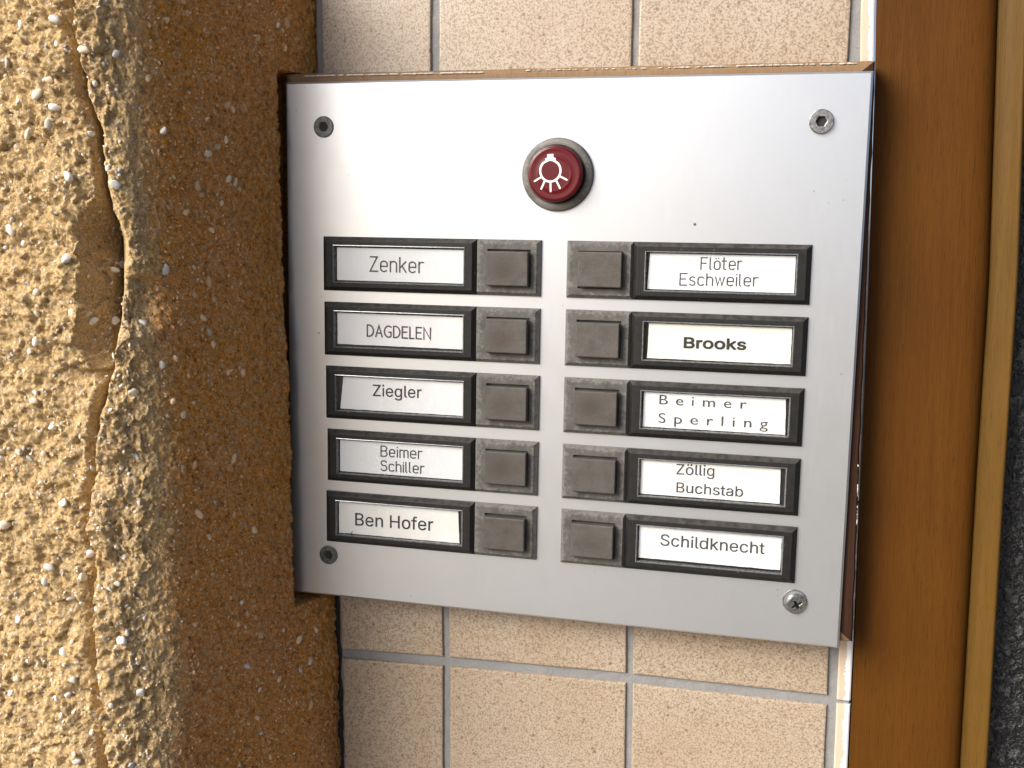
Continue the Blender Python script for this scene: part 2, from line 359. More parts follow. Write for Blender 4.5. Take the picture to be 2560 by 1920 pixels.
GLYPHS = {
'Ziegler': [
[[42,0],[42,46],[273,385],[306,431],[341,476],[348,454],[285,452],[223,452],[40,452],[40,509],[397,509],[397,462],[169,129],[134,81],[97,33],[90,54],[152,57],[214,57],[399,57],[399,0]],
[[491,0],[491,379],[552,379],[552,0]],
[[522,443],[514,444],[506,446],[499,449],[492,455],[487,461],[483,468],[480,475],[480,483],[480,491],[483,499],[487,506],[492,512],[499,517],[506,521],[514,523],[522,524],[531,523],[538,521],[546,517],[552,512],[558,506],[562,499],[564,491],[565,483],[564,475],[562,468],[558,461],[552,455],[546,449],[538,446],[531,444]],
[[817,-8],[790,-7],[766,-2],[743,6],[722,16],[703,30],[687,46],[673,64],[661,85],[651,108],[645,132],[640,159],[639,187],[640,215],[644,242],[651,267],[660,290],[672,311],[686,329],[702,346],[720,359],[740,370],[762,378],[785,383],[810,384],[826,384],[841,382],[856,379],[871,374],[885,368],[899,361],[912,351],[924,341],[936,329],[946,315],[954,299],[962,282],[968,263],[973,242],[975,219],[976,194],[976,169],[680,169],[680,221],[943,221],[915,202],[914,220],[912,237],[908,254],[903,269],[896,282],[888,294],[878,305],[868,314],[855,321],[842,326],[827,329],[810,330],[794,329],[778,326],[764,321],[751,313],[740,304],[730,294],[721,282],[714,270],[708,256],[704,241],[702,226],[701,211],[701,178],[702,157],[705,139],[709,122],[715,106],[723,92],[733,80],[744,70],[756,61],[770,55],[784,50],[800,47],[817,46],[829,47],[839,48],[849,50],[859,53],[868,56],[876,61],[883,66],[890,73],[897,80],[902,88],[907,96],[911,105],[970,91],[965,77],[958,63],[950,51],[940,39],[929,29],[916,19],[903,11],[888,4],[871,-1],[854,-5],[836,-7]],
[[1216,-151],[1195,-150],[1177,-148],[1159,-144],[1143,-140],[1128,-134],[1114,-127],[1102,-119],[1091,-110],[1081,-101],[1073,-91],[1066,-80],[1059,-69],[1110,-41],[1130,-66],[1137,-72],[1145,-78],[1153,-83],[1163,-88],[1174,-92],[1187,-95],[1200,-97],[1216,-97],[1238,-96],[1258,-92],[1275,-85],[1291,-75],[1304,-62],[1313,-47],[1318,-28],[1320,-6],[1320,68],[1315,68],[1295,41],[1289,34],[1281,28],[1272,21],[1261,16],[1249,11],[1236,8],[1221,5],[1204,5],[1182,6],[1160,10],[1140,17],[1122,27],[1104,39],[1089,53],[1075,71],[1064,90],[1055,112],[1048,136],[1044,163],[1043,191],[1044,220],[1048,246],[1055,271],[1064,293],[1075,314],[1089,332],[1104,347],[1121,361],[1140,371],[1160,378],[1182,383],[1205,384],[1222,384],[1237,382],[1251,378],[1262,373],[1273,367],[1282,360],[1290,353],[1297,346],[1316,319],[1322,319],[1322,379],[1381,379],[1381,-9],[1380,-32],[1376,-54],[1369,-73],[1359,-90],[1347,-104],[1333,-117],[1317,-127],[1299,-136],[1280,-142],[1260,-147],[1238,-150]],
[[1214,59],[1230,60],[1246,63],[1260,68],[1272,75],[1284,84],[1293,95],[1302,107],[1309,121],[1314,137],[1318,154],[1320,172],[1321,193],[1321,212],[1318,231],[1314,248],[1309,264],[1302,278],[1294,291],[1284,303],[1273,312],[1260,320],[1246,325],[1231,329],[1214,330],[1197,329],[1181,325],[1167,320],[1154,312],[1143,302],[1133,290],[1124,277],[1117,262],[1112,246],[1108,229],[1106,212],[1105,193],[1106,173],[1108,155],[1112,138],[1118,123],[1125,108],[1133,96],[1143,85],[1154,76],[1167,68],[1181,63],[1197,60]],
[[1573,-2],[1553,-1],[1535,3],[1520,10],[1508,20],[1499,33],[1492,47],[1488,65],[1487,84],[1487,509],[1548,509],[1548,99],[1548,87],[1549,77],[1551,68],[1554,62],[1558,58],[1564,54],[1571,53],[1580,52],[1594,53],[1604,54],[1615,3],[1596,-1]],
[[1835,-8],[1808,-7],[1784,-2],[1761,6],[1740,16],[1721,30],[1705,46],[1691,64],[1679,85],[1669,108],[1663,132],[1659,159],[1657,187],[1659,215],[1663,242],[1669,267],[1678,290],[1690,311],[1704,329],[1720,346],[1738,359],[1758,370],[1780,378],[1803,383],[1828,384],[1844,384],[1859,382],[1874,379],[1889,374],[1903,368],[1917,361],[1930,351],[1942,341],[1954,329],[1964,315],[1973,299],[1980,282],[1986,263],[1991,242],[1993,219],[1994,194],[1994,169],[1698,169],[1698,221],[1961,221],[1933,202],[1932,220],[1930,237],[1926,254],[1921,269],[1914,282],[1906,294],[1897,305],[1886,314],[1873,321],[1860,326],[1845,329],[1828,330],[1812,329],[1796,326],[1782,321],[1769,313],[1758,304],[1748,294],[1739,282],[1732,270],[1726,256],[1722,241],[1720,226],[1719,211],[1719,178],[1720,157],[1723,139],[1727,122],[1734,106],[1742,92],[1751,80],[1762,70],[1774,61],[1788,55],[1803,50],[1818,47],[1835,46],[1847,47],[1857,48],[1867,50],[1877,53],[1886,56],[1894,61],[1902,66],[1909,73],[1915,80],[1920,88],[1925,96],[1929,105],[1988,91],[1983,77],[1976,63],[1968,51],[1958,39],[1947,29],[1934,19],[1921,11],[1906,4],[1889,-1],[1872,-5],[1854,-7]],
[[2080,0],[2080,379],[2139,379],[2139,321],[2149,335],[2157,347],[2167,358],[2179,367],[2193,375],[2208,380],[2223,384],[2240,385],[2256,384],[2270,384],[2270,322],[2257,324],[2234,326],[2221,325],[2209,323],[2197,319],[2186,315],[2176,309],[2167,301],[2159,293],[2153,284],[2147,273],[2144,262],[2141,250],[2141,237],[2141,0]],
],
'Ben Hofer': [
[[60,0],[60,509],[241,509],[266,508],[289,504],[310,499],[329,491],[345,481],[359,469],[371,456],[381,442],[388,426],[394,410],[397,392],[398,374],[397,358],[395,344],[392,331],[387,320],[380,310],[373,301],[365,293],[356,286],[347,280],[336,275],[326,270],[315,267],[315,262],[327,261],[339,257],[351,252],[363,245],[374,237],[385,227],[394,216],[402,203],[409,189],[414,173],[417,155],[418,136],[417,117],[413,100],[408,83],[400,67],[390,52],[377,39],[362,28],[344,18],[324,10],[301,4],[275,1],[247,0]],
[[125,57],[245,57],[272,58],[296,63],[315,70],[330,80],[341,92],[349,105],[354,120],[355,137],[355,149],[352,161],[348,173],[342,184],[335,194],[327,203],[317,211],[306,218],[293,224],[279,228],[264,230],[248,231],[125,231]],
[[125,285],[238,285],[252,286],[265,288],[277,291],[288,296],[299,302],[308,309],[316,317],[323,326],[329,337],[333,348],[335,359],[336,372],[334,388],[330,403],[323,417],[313,429],[299,439],[283,446],[263,450],[240,452],[125,452]],
[[668,-8],[641,-7],[617,-2],[594,6],[573,16],[554,30],[538,46],[524,64],[512,85],[502,108],[496,132],[492,159],[490,187],[492,215],[496,242],[502,267],[511,290],[523,311],[537,329],[553,346],[571,359],[591,370],[613,378],[636,383],[661,384],[677,384],[692,382],[707,379],[722,374],[736,368],[750,361],[763,351],[775,341],[787,329],[797,315],[806,299],[813,282],[819,263],[824,242],[826,219],[827,194],[827,169],[531,169],[531,221],[794,221],[766,202],[765,220],[763,237],[759,254],[754,269],[747,282],[739,294],[730,305],[719,314],[706,321],[693,326],[678,329],[661,330],[645,329],[629,326],[615,321],[602,313],[591,304],[581,294],[572,282],[565,270],[559,256],[555,241],[553,226],[552,211],[552,178],[553,157],[556,139],[560,122],[567,106],[575,92],[584,80],[595,70],[607,61],[621,55],[636,50],[651,47],[668,46],[680,47],[690,48],[700,50],[710,53],[719,56],[727,61],[735,66],[742,73],[748,80],[753,88],[758,96],[762,105],[821,91],[816,77],[809,63],[801,51],[791,39],[780,29],[767,19],[754,11],[739,4],[723,-1],[705,-5],[687,-7]],
[[974,227],[974,0],[913,0],[913,379],[972,379],[972,287],[962,287],[972,312],[984,332],[997,349],[1012,362],[1029,372],[1047,379],[1067,383],[1087,384],[1106,383],[1124,380],[1140,376],[1155,369],[1169,360],[1181,349],[1192,336],[1201,321],[1208,304],[1213,285],[1216,264],[1217,240],[1217,0],[1156,0],[1156,235],[1155,256],[1150,275],[1143,291],[1133,304],[1120,315],[1106,323],[1089,328],[1070,329],[1057,328],[1044,326],[1032,322],[1021,317],[1010,311],[1001,303],[993,293],[986,283],[981,271],[977,257],[975,243]],
[[1518,0],[1518,509],[1582,509],[1582,289],[1850,289],[1850,509],[1914,509],[1914,0],[1850,0],[1850,232],[1582,232],[1582,0]],
[[2182,-8],[2157,-7],[2133,-2],[2111,6],[2091,16],[2073,30],[2057,46],[2042,64],[2030,85],[2021,108],[2014,133],[2010,159],[2009,187],[2010,216],[2014,243],[2021,268],[2030,291],[2042,312],[2057,330],[2073,346],[2091,360],[2111,371],[2133,378],[2157,383],[2182,384],[2207,383],[2231,378],[2253,371],[2273,360],[2291,346],[2308,330],[2322,312],[2334,291],[2343,268],[2350,243],[2354,216],[2355,187],[2354,159],[2350,133],[2343,108],[2334,85],[2322,64],[2308,46],[2291,30],[2273,16],[2253,6],[2231,-2],[2207,-7]],
[[2182,46],[2200,48],[2216,51],[2231,57],[2245,66],[2256,76],[2266,89],[2275,102],[2281,117],[2287,134],[2291,151],[2293,169],[2294,187],[2293,206],[2291,224],[2287,242],[2281,258],[2275,274],[2266,287],[2256,300],[2245,310],[2231,319],[2216,325],[2200,329],[2182,330],[2164,329],[2147,325],[2133,319],[2119,310],[2108,300],[2098,287],[2090,274],[2083,258],[2077,242],[2074,224],[2071,206],[2071,187],[2071,169],[2074,151],[2077,134],[2083,117],[2090,102],[2098,89],[2108,76],[2119,66],[2133,57],[2147,51],[2164,48]],
[[2618,379],[2618,327],[2396,327],[2396,379]],
[[2470,0],[2470,432],[2471,447],[2474,461],[2479,474],[2485,486],[2493,496],[2503,505],[2513,513],[2525,519],[2537,524],[2550,527],[2563,529],[2577,530],[2612,527],[2632,521],[2617,468],[2604,472],[2584,474],[2571,473],[2560,470],[2551,466],[2544,460],[2538,452],[2534,443],[2532,431],[2531,419],[2531,0]],
[[2855,-8],[2829,-7],[2804,-2],[2781,6],[2760,16],[2741,30],[2725,46],[2711,64],[2699,85],[2689,108],[2683,132],[2679,159],[2677,187],[2679,215],[2683,242],[2689,267],[2699,290],[2710,311],[2724,329],[2740,346],[2758,359],[2778,370],[2800,378],[2823,383],[2848,384],[2864,384],[2879,382],[2894,379],[2909,374],[2923,368],[2937,361],[2950,351],[2962,341],[2974,329],[2984,315],[2993,299],[3000,282],[3006,263],[3011,242],[3013,219],[3014,194],[3014,169],[2718,169],[2718,221],[2981,221],[2953,202],[2952,220],[2950,237],[2946,254],[2941,269],[2934,282],[2926,294],[2917,305],[2906,314],[2893,321],[2880,326],[2865,329],[2848,330],[2832,329],[2816,326],[2802,321],[2790,313],[2778,304],[2768,294],[2759,282],[2752,270],[2746,256],[2742,241],[2740,226],[2739,211],[2739,178],[2740,157],[2743,139],[2747,122],[2754,106],[2762,92],[2771,80],[2782,70],[2794,61],[2808,55],[2823,50],[2839,47],[2856,46],[2867,47],[2877,48],[2887,50],[2897,53],[2906,56],[2914,61],[2922,66],[2929,73],[2935,80],[2940,88],[2945,96],[2949,105],[3008,91],[3003,77],[2996,63],[2988,51],[2978,39],[2967,29],[2955,19],[2941,11],[2926,4],[2910,-1],[2892,-5],[2874,-7]],
[[3100,0],[3100,379],[3159,379],[3159,321],[3169,335],[3177,347],[3187,358],[3200,367],[3213,375],[3228,380],[3244,384],[3260,385],[3276,384],[3291,384],[3291,322],[3277,324],[3254,326],[3241,325],[3229,323],[3217,319],[3206,315],[3196,309],[3187,301],[3180,293],[3173,284],[3168,273],[3164,262],[3162,250],[3161,237],[3161,0]],
],
'Zöllig': [
[[42,0],[42,46],[273,385],[306,431],[341,476],[348,454],[285,452],[223,452],[40,452],[40,509],[397,509],[397,462],[169,129],[134,81],[97,33],[90,54],[152,57],[214,57],[399,57],[399,0]],
[[646,-8],[621,-7],[597,-2],[575,6],[555,16],[537,30],[520,46],[506,64],[494,85],[485,108],[478,133],[474,159],[473,187],[474,216],[478,243],[485,268],[494,291],[506,312],[520,330],[537,346],[555,360],[575,371],[597,378],[621,383],[646,384],[671,383],[695,378],[717,371],[737,360],[755,346],[772,330],[786,312],[798,291],[807,268],[814,243],[818,216],[819,187],[818,159],[814,133],[807,108],[798,85],[786,64],[772,46],[755,30],[737,16],[717,6],[695,-2],[671,-7]],
[[646,46],[664,48],[680,51],[695,57],[709,66],[720,76],[730,89],[739,102],[745,117],[751,134],[755,151],[757,169],[758,187],[757,206],[755,224],[751,242],[745,258],[739,274],[730,287],[720,300],[709,310],[695,319],[680,325],[664,329],[646,330],[628,329],[611,325],[597,319],[583,310],[572,300],[562,287],[554,274],[547,258],[541,242],[538,224],[535,206],[535,187],[535,169],[538,151],[541,134],[547,117],[554,102],[562,89],[572,76],[583,66],[597,57],[611,51],[628,48]],
[[718,443],[710,444],[702,446],[695,449],[689,455],[684,461],[680,468],[678,475],[677,483],[678,491],[680,499],[684,505],[689,512],[695,517],[702,520],[710,523],[718,523],[726,523],[733,520],[740,517],[746,512],[751,505],[755,499],[757,491],[758,483],[757,475],[755,468],[751,461],[746,455],[740,449],[733,446],[726,444]],
[[574,443],[566,444],[558,446],[552,449],[545,455],[540,461],[536,468],[534,475],[533,483],[534,491],[536,499],[540,505],[545,512],[552,517],[558,520],[566,523],[574,523],[582,523],[589,520],[596,517],[602,512],[608,505],[611,499],[613,491],[614,483],[613,475],[611,468],[608,461],[602,455],[596,449],[589,446],[582,444]],
[[993,-2],[972,-1],[954,3],[940,10],[927,20],[918,33],[911,47],[907,65],[906,84],[906,509],[967,509],[967,99],[968,87],[969,77],[971,68],[974,62],[978,58],[983,54],[991,53],[1000,52],[1014,53],[1023,54],[1034,3],[1015,-1]],
[[1182,-2],[1161,-1],[1144,3],[1129,10],[1117,20],[1107,33],[1101,47],[1097,65],[1095,84],[1095,509],[1156,509],[1156,99],[1157,87],[1158,77],[1160,68],[1163,62],[1167,58],[1173,54],[1180,53],[1189,52],[1203,53],[1212,54],[1223,3],[1204,-1]],
[[1284,0],[1284,379],[1346,379],[1346,0]],
[[1315,443],[1307,444],[1299,446],[1292,449],[1286,455],[1280,461],[1276,468],[1274,475],[1273,483],[1274,491],[1276,499],[1280,506],[1286,512],[1292,517],[1299,521],[1307,523],[1315,524],[1324,523],[1332,521],[1339,517],[1346,512],[1351,506],[1355,499],[1357,491],[1358,483],[1357,475],[1355,468],[1351,461],[1346,455],[1339,449],[1332,446],[1324,444]],
[[1605,-151],[1585,-150],[1566,-148],[1548,-144],[1532,-140],[1517,-134],[1504,-127],[1492,-119],[1481,-110],[1471,-101],[1463,-91],[1455,-80],[1449,-69],[1500,-41],[1520,-66],[1527,-72],[1534,-78],[1543,-83],[1553,-88],[1564,-92],[1576,-95],[1590,-97],[1605,-97],[1627,-96],[1647,-92],[1665,-85],[1681,-75],[1693,-62],[1703,-47],[1708,-28],[1710,-6],[1710,68],[1705,68],[1685,41],[1678,34],[1670,28],[1661,21],[1651,16],[1639,11],[1625,8],[1610,5],[1593,5],[1571,6],[1550,10],[1530,17],[1511,27],[1494,39],[1478,53],[1465,71],[1454,90],[1444,112],[1438,136],[1434,163],[1433,191],[1434,220],[1438,246],[1444,271],[1453,293],[1465,314],[1478,332],[1493,347],[1511,361],[1530,371],[1550,378],[1572,383],[1594,384],[1611,384],[1627,382],[1640,378],[1652,373],[1662,367],[1672,360],[1680,353],[1687,346],[1706,319],[1712,319],[1712,379],[1771,379],[1771,-9],[1770,-32],[1765,-54],[1758,-73],[1749,-90],[1737,-104],[1723,-117],[1707,-127],[1689,-136],[1670,-142],[1649,-147],[1628,-150]],
[[1603,59],[1620,60],[1635,63],[1649,68],[1662,75],[1673,84],[1683,95],[1691,107],[1698,121],[1704,137],[1708,154],[1710,172],[1711,193],[1710,212],[1708,231],[1704,248],[1699,264],[1692,278],[1683,291],[1674,303],[1662,312],[1650,320],[1636,325],[1620,329],[1603,330],[1586,329],[1571,325],[1556,320],[1544,312],[1532,302],[1522,290],[1514,277],[1507,262],[1502,246],[1498,229],[1495,212],[1495,193],[1495,173],[1498,155],[1502,138],[1507,123],[1514,108],[1523,96],[1532,85],[1544,76],[1557,68],[1571,63],[1586,60]],
],
'Buchstab': [
[[60,0],[60,509],[241,509],[266,508],[289,504],[310,499],[329,491],[345,481],[359,469],[371,456],[381,442],[388,426],[394,410],[397,392],[398,374],[397,358],[395,344],[392,331],[387,320],[380,310],[373,301],[365,293],[356,286],[347,280],[336,275],[326,270],[315,267],[315,262],[327,261],[339,257],[351,252],[363,245],[374,237],[385,227],[394,216],[402,203],[409,189],[414,173],[417,155],[418,136],[417,117],[413,100],[408,83],[400,67],[390,52],[377,39],[362,28],[344,18],[324,10],[301,4],[275,1],[247,0]],
[[125,57],[245,57],[272,58],[296,63],[315,70],[330,80],[341,92],[349,105],[354,120],[355,137],[355,149],[352,161],[348,173],[342,184],[335,194],[327,203],[317,211],[306,218],[293,224],[279,228],[264,230],[248,231],[125,231]],
[[125,285],[238,285],[252,286],[265,288],[277,291],[288,296],[299,302],[308,309],[316,317],[323,326],[329,337],[333,348],[335,359],[336,372],[334,388],[330,403],[323,417],[313,429],[299,439],[283,446],[263,450],[240,452],[125,452]],
[[638,-5],[620,-4],[602,-1],[586,4],[571,11],[557,20],[545,31],[534,44],[525,59],[518,76],[513,95],[510,116],[509,139],[509,379],[570,379],[570,144],[571,123],[576,105],[583,89],[593,75],[606,64],[620,56],[637,52],[656,50],[670,51],[682,53],[694,57],[705,62],[715,69],[725,77],[733,86],[740,97],[745,109],[749,122],[751,137],[752,153],[752,379],[813,379],[813,0],[754,0],[754,92],[763,92],[754,67],[742,47],[729,30],[713,17],[696,7],[678,0],[659,-4]],
[[1073,-8],[1048,-7],[1025,-2],[1003,6],[983,16],[965,30],[948,46],[934,64],[922,85],[913,108],[906,133],[902,159],[900,187],[902,216],[906,243],[913,268],[922,291],[934,312],[948,330],[965,346],[983,360],[1003,371],[1025,378],[1048,383],[1073,384],[1087,384],[1101,383],[1114,380],[1126,377],[1138,373],[1150,368],[1161,362],[1171,356],[1181,349],[1190,341],[1198,332],[1206,322],[1213,312],[1219,301],[1224,289],[1228,277],[1169,262],[1157,289],[1136,311],[1108,325],[1073,330],[1055,329],[1039,325],[1024,319],[1011,310],[1000,300],[990,287],[981,274],[975,258],[969,242],[965,224],[963,206],[962,187],[963,169],[965,151],[969,134],[975,117],[981,102],[990,89],[1000,76],[1011,66],[1024,57],[1039,51],[1055,48],[1073,46],[1109,52],[1137,66],[1158,89],[1170,117],[1229,102],[1225,90],[1220,78],[1214,67],[1207,56],[1200,46],[1191,37],[1182,29],[1172,21],[1162,15],[1151,9],[1139,4],[1127,-1],[1114,-4],[1101,-6],[1087,-8]],
[[1376,227],[1376,0],[1314,0],[1314,509],[1376,509],[1376,287],[1364,287],[1374,312],[1385,332],[1399,349],[1414,362],[1431,372],[1449,379],[1468,383],[1489,384],[1508,383],[1525,380],[1542,376],[1557,369],[1571,360],[1583,349],[1594,336],[1603,321],[1610,304],[1615,285],[1618,264],[1619,240],[1619,0],[1558,0],[1558,235],[1556,256],[1552,275],[1545,291],[1535,304],[1522,315],[1508,323],[1491,328],[1472,329],[1459,328],[1446,326],[1434,322],[1423,317],[1412,311],[1403,303],[1395,293],[1388,283],[1383,271],[1379,257],[1376,243]],
[[1854,-8],[1835,-7],[1817,-5],[1800,-2],[1784,3],[1769,10],[1756,18],[1744,27],[1734,38],[1725,50],[1717,63],[1711,78],[1707,94],[1766,107],[1770,92],[1777,79],[1786,69],[1796,60],[1808,54],[1822,49],[1837,46],[1853,45],[1872,46],[1889,50],[1904,55],[1916,62],[1927,71],[1934,81],[1938,91],[1940,103],[1939,112],[1936,121],[1932,129],[1926,136],[1918,142],[1908,147],[1897,151],[1884,155],[1821,170],[1797,177],[1776,186],[1758,196],[1744,208],[1733,222],[1725,237],[1720,255],[1719,274],[1720,290],[1723,305],[1729,319],[1737,332],[1747,343],[1759,354],[1772,363],[1787,370],[1803,377],[1821,381],[1839,384],[1859,384],[1878,384],[1895,381],[1911,378],[1926,372],[1939,366],[1951,358],[1962,349],[1971,339],[1979,328],[1986,316],[1991,303],[1996,290],[1940,277],[1936,288],[1930,298],[1923,307],[1914,316],[1904,323],[1891,328],[1876,331],[1859,333],[1843,332],[1828,329],[1815,324],[1803,317],[1793,308],[1786,299],[1782,289],[1780,277],[1781,267],[1784,258],[1789,250],[1796,243],[1805,237],[1815,232],[1828,227],[1844,223],[1901,209],[1926,202],[1946,194],[1964,183],[1978,171],[1989,158],[1997,142],[2002,125],[2003,107],[2002,90],[1998,75],[1993,61],[1984,47],[1974,35],[1962,24],[1948,15],[1932,6],[1914,0],[1895,-5],[1875,-7]],
[[2241,379],[2241,327],[2043,327],[2043,379]],
[[2102,471],[2163,471],[2163,98],[2163,86],[2165,76],[2169,68],[2173,61],[2179,56],[2187,53],[2196,51],[2207,50],[2222,51],[2239,54],[2250,2],[2229,-3],[2205,-4],[2182,-3],[2162,2],[2144,10],[2129,21],[2117,35],[2109,52],[2103,71],[2102,93]],
[[2424,-9],[2407,-8],[2390,-5],[2374,-1],[2359,5],[2345,12],[2332,22],[2321,32],[2312,45],[2304,58],[2299,73],[2296,90],[2295,108],[2295,123],[2298,138],[2302,150],[2307,161],[2314,171],[2322,179],[2332,187],[2342,193],[2353,199],[2364,203],[2377,207],[2390,211],[2442,220],[2498,227],[2530,235],[2540,255],[2539,268],[2538,279],[2535,288],[2531,297],[2526,304],[2520,311],[2512,317],[2504,322],[2495,326],[2484,329],[2473,330],[2460,331],[2447,330],[2435,329],[2424,326],[2413,322],[2382,301],[2364,274],[2305,291],[2313,308],[2321,322],[2331,335],[2343,346],[2355,355],[2369,364],[2383,370],[2397,375],[2412,379],[2428,382],[2443,384],[2458,384],[2503,379],[2515,376],[2527,372],[2539,367],[2550,360],[2561,353],[2570,343],[2579,333],[2587,320],[2593,306],[2597,290],[2600,272],[2601,251],[2601,0],[2541,0],[2541,52],[2516,25],[2509,18],[2500,12],[2490,6],[2480,1],[2468,-3],[2454,-6],[2440,-8]],
[[2435,45],[2451,46],[2466,49],[2480,53],[2492,59],[2503,66],[2513,74],[2521,83],[2528,93],[2533,104],[2537,115],[2539,126],[2540,138],[2540,190],[2524,182],[2496,176],[2464,171],[2440,168],[2399,159],[2389,155],[2381,150],[2374,145],[2368,139],[2363,132],[2359,124],[2357,115],[2356,105],[2357,95],[2359,87],[2362,79],[2366,72],[2372,66],[2378,61],[2386,56],[2394,52],[2403,49],[2413,47],[2424,46]],
[[2883,-8],[2866,-7],[2851,-5],[2838,-1],[2826,4],[2815,10],[2806,17],[2798,24],[2791,31],[2772,59],[2765,59],[2765,0],[2706,0],[2706,509],[2767,509],[2767,319],[2772,319],[2791,346],[2798,353],[2805,360],[2815,367],[2825,373],[2837,378],[2850,381],[2866,384],[2883,384],[2906,383],[2927,378],[2947,371],[2966,361],[2984,347],[2999,332],[3012,313],[3023,293],[3032,270],[3039,245],[3042,218],[3044,189],[3042,160],[3039,133],[3032,108],[3023,84],[3012,64],[2999,45],[2984,29],[2967,16],[2948,5],[2928,-2],[2906,-7]],
[[2874,47],[2891,48],[2906,51],[2920,57],[2933,66],[2944,76],[2954,88],[2962,101],[2969,117],[2975,133],[2978,151],[2981,170],[2982,189],[2981,209],[2979,227],[2975,245],[2969,261],[2963,276],[2954,290],[2945,301],[2933,311],[2921,319],[2906,325],[2891,329],[2874,330],[2857,329],[2841,325],[2827,320],[2815,312],[2803,302],[2794,291],[2785,278],[2778,263],[2773,247],[2769,229],[2767,210],[2766,189],[2767,169],[2769,150],[2773,132],[2779,115],[2786,100],[2794,86],[2804,75],[2815,65],[2828,57],[2842,51],[2857,48]],
],
'Schildknecht': [
[[224,-9],[197,-8],[172,-4],[149,1],[128,9],[108,19],[91,31],[76,45],[64,60],[54,77],[46,96],[41,115],[38,137],[104,137],[107,123],[110,110],[116,98],[123,88],[132,79],[142,71],[154,64],[166,59],[180,55],[194,52],[209,50],[224,49],[241,50],[257,52],[272,55],[286,60],[299,66],[311,74],[321,82],[329,92],[336,102],[341,114],[345,126],[346,139],[345,151],[342,161],[338,171],[332,179],[325,186],[316,193],[307,199],[296,205],[245,222],[184,239],[154,249],[128,260],[105,274],[86,289],[71,307],[60,326],[54,348],[52,372],[53,393],[58,413],[65,431],[75,448],[87,463],[102,476],[119,488],[138,498],[158,506],[180,511],[203,514],[227,516],[252,514],[275,511],[296,505],[316,498],[334,488],[351,476],[365,463],[377,449],[387,433],[394,415],[399,397],[401,378],[337,378],[334,396],[326,412],[316,426],[302,437],[286,447],[267,453],[247,457],[225,459],[209,458],[194,456],[180,452],[167,448],[156,442],[145,435],[136,427],[129,418],[123,409],[118,398],[116,387],[115,376],[116,363],[119,352],[124,342],[131,334],[139,326],[148,319],[158,313],[169,308],[212,293],[264,279],[312,264],[324,258],[336,252],[347,245],[359,238],[369,229],[379,220],[387,209],[395,198],[401,185],[405,171],[407,155],[408,139],[407,118],[403,99],[396,81],[386,64],[374,48],[360,34],[343,21],[323,11],[302,2],[278,-4],[252,-8]],
[[654,-8],[629,-7],[605,-2],[584,6],[563,16],[545,30],[529,46],[515,64],[503,85],[493,108],[486,133],[482,159],[481,187],[482,216],[486,243],[493,268],[503,291],[515,312],[529,330],[545,346],[563,360],[584,371],[605,378],[629,383],[654,384],[668,384],[681,383],[694,380],[707,377],[719,373],[730,368],[741,362],[752,356],[761,349],[770,341],[779,332],[786,322],[793,312],[799,301],[804,289],[808,277],[749,262],[737,289],[716,311],[689,325],[654,330],[636,329],[619,325],[605,319],[592,310],[580,300],[570,287],[562,274],[555,258],[550,242],[546,224],[544,206],[543,187],[544,169],[546,151],[550,134],[555,117],[562,102],[570,89],[580,76],[592,66],[605,57],[619,51],[636,48],[654,46],[689,52],[717,66],[738,89],[751,117],[809,102],[805,90],[800,78],[795,67],[788,56],[780,46],[772,37],[763,29],[753,21],[742,15],[731,9],[719,4],[707,-1],[694,-4],[681,-6],[668,-8]],
[[956,227],[956,0],[895,0],[895,509],[956,509],[956,287],[945,287],[954,312],[966,332],[979,349],[994,362],[1011,372],[1029,379],[1049,383],[1070,384],[1088,383],[1106,380],[1122,376],[1137,369],[1151,360],[1163,349],[1174,336],[1183,321],[1190,304],[1195,285],[1198,264],[1199,240],[1199,0],[1138,0],[1138,235],[1137,256],[1133,275],[1125,291],[1115,304],[1103,315],[1088,323],[1071,328],[1052,329],[1039,328],[1026,326],[1014,322],[1003,317],[993,311],[984,303],[975,293],[969,283],[963,271],[959,257],[957,243]],
[[1305,0],[1305,379],[1366,379],[1366,0]],
[[1336,443],[1328,444],[1320,446],[1313,449],[1306,455],[1301,461],[1297,468],[1294,475],[1294,483],[1294,491],[1297,499],[1301,506],[1306,512],[1313,517],[1320,521],[1328,523],[1336,524],[1344,523],[1352,521],[1360,517],[1366,512],[1372,506],[1376,499],[1378,491],[1379,483],[1378,475],[1376,468],[1372,461],[1366,455],[1360,449],[1352,446],[1344,444]],
[[1558,-2],[1538,-1],[1520,3],[1505,10],[1493,20],[1483,33],[1477,47],[1473,65],[1471,84],[1471,509],[1533,509],[1533,99],[1533,87],[1534,77],[1536,68],[1539,62],[1543,58],[1549,54],[1556,53],[1565,52],[1579,53],[1589,54],[1600,3],[1581,-1]],
[[1803,-8],[1780,-7],[1759,-2],[1738,5],[1720,16],[1702,29],[1687,45],[1674,64],[1663,84],[1654,108],[1647,133],[1643,160],[1642,189],[1643,218],[1647,245],[1654,270],[1663,293],[1674,313],[1687,332],[1703,347],[1720,361],[1739,371],[1759,378],[1781,383],[1804,384],[1821,384],[1836,381],[1849,378],[1861,373],[1871,367],[1881,360],[1889,353],[1895,346],[1914,319],[1919,319],[1919,509],[1980,509],[1980,0],[1921,0],[1921,59],[1915,59],[1895,31],[1888,24],[1880,17],[1871,10],[1860,4],[1849,-1],[1835,-5],[1820,-7]],
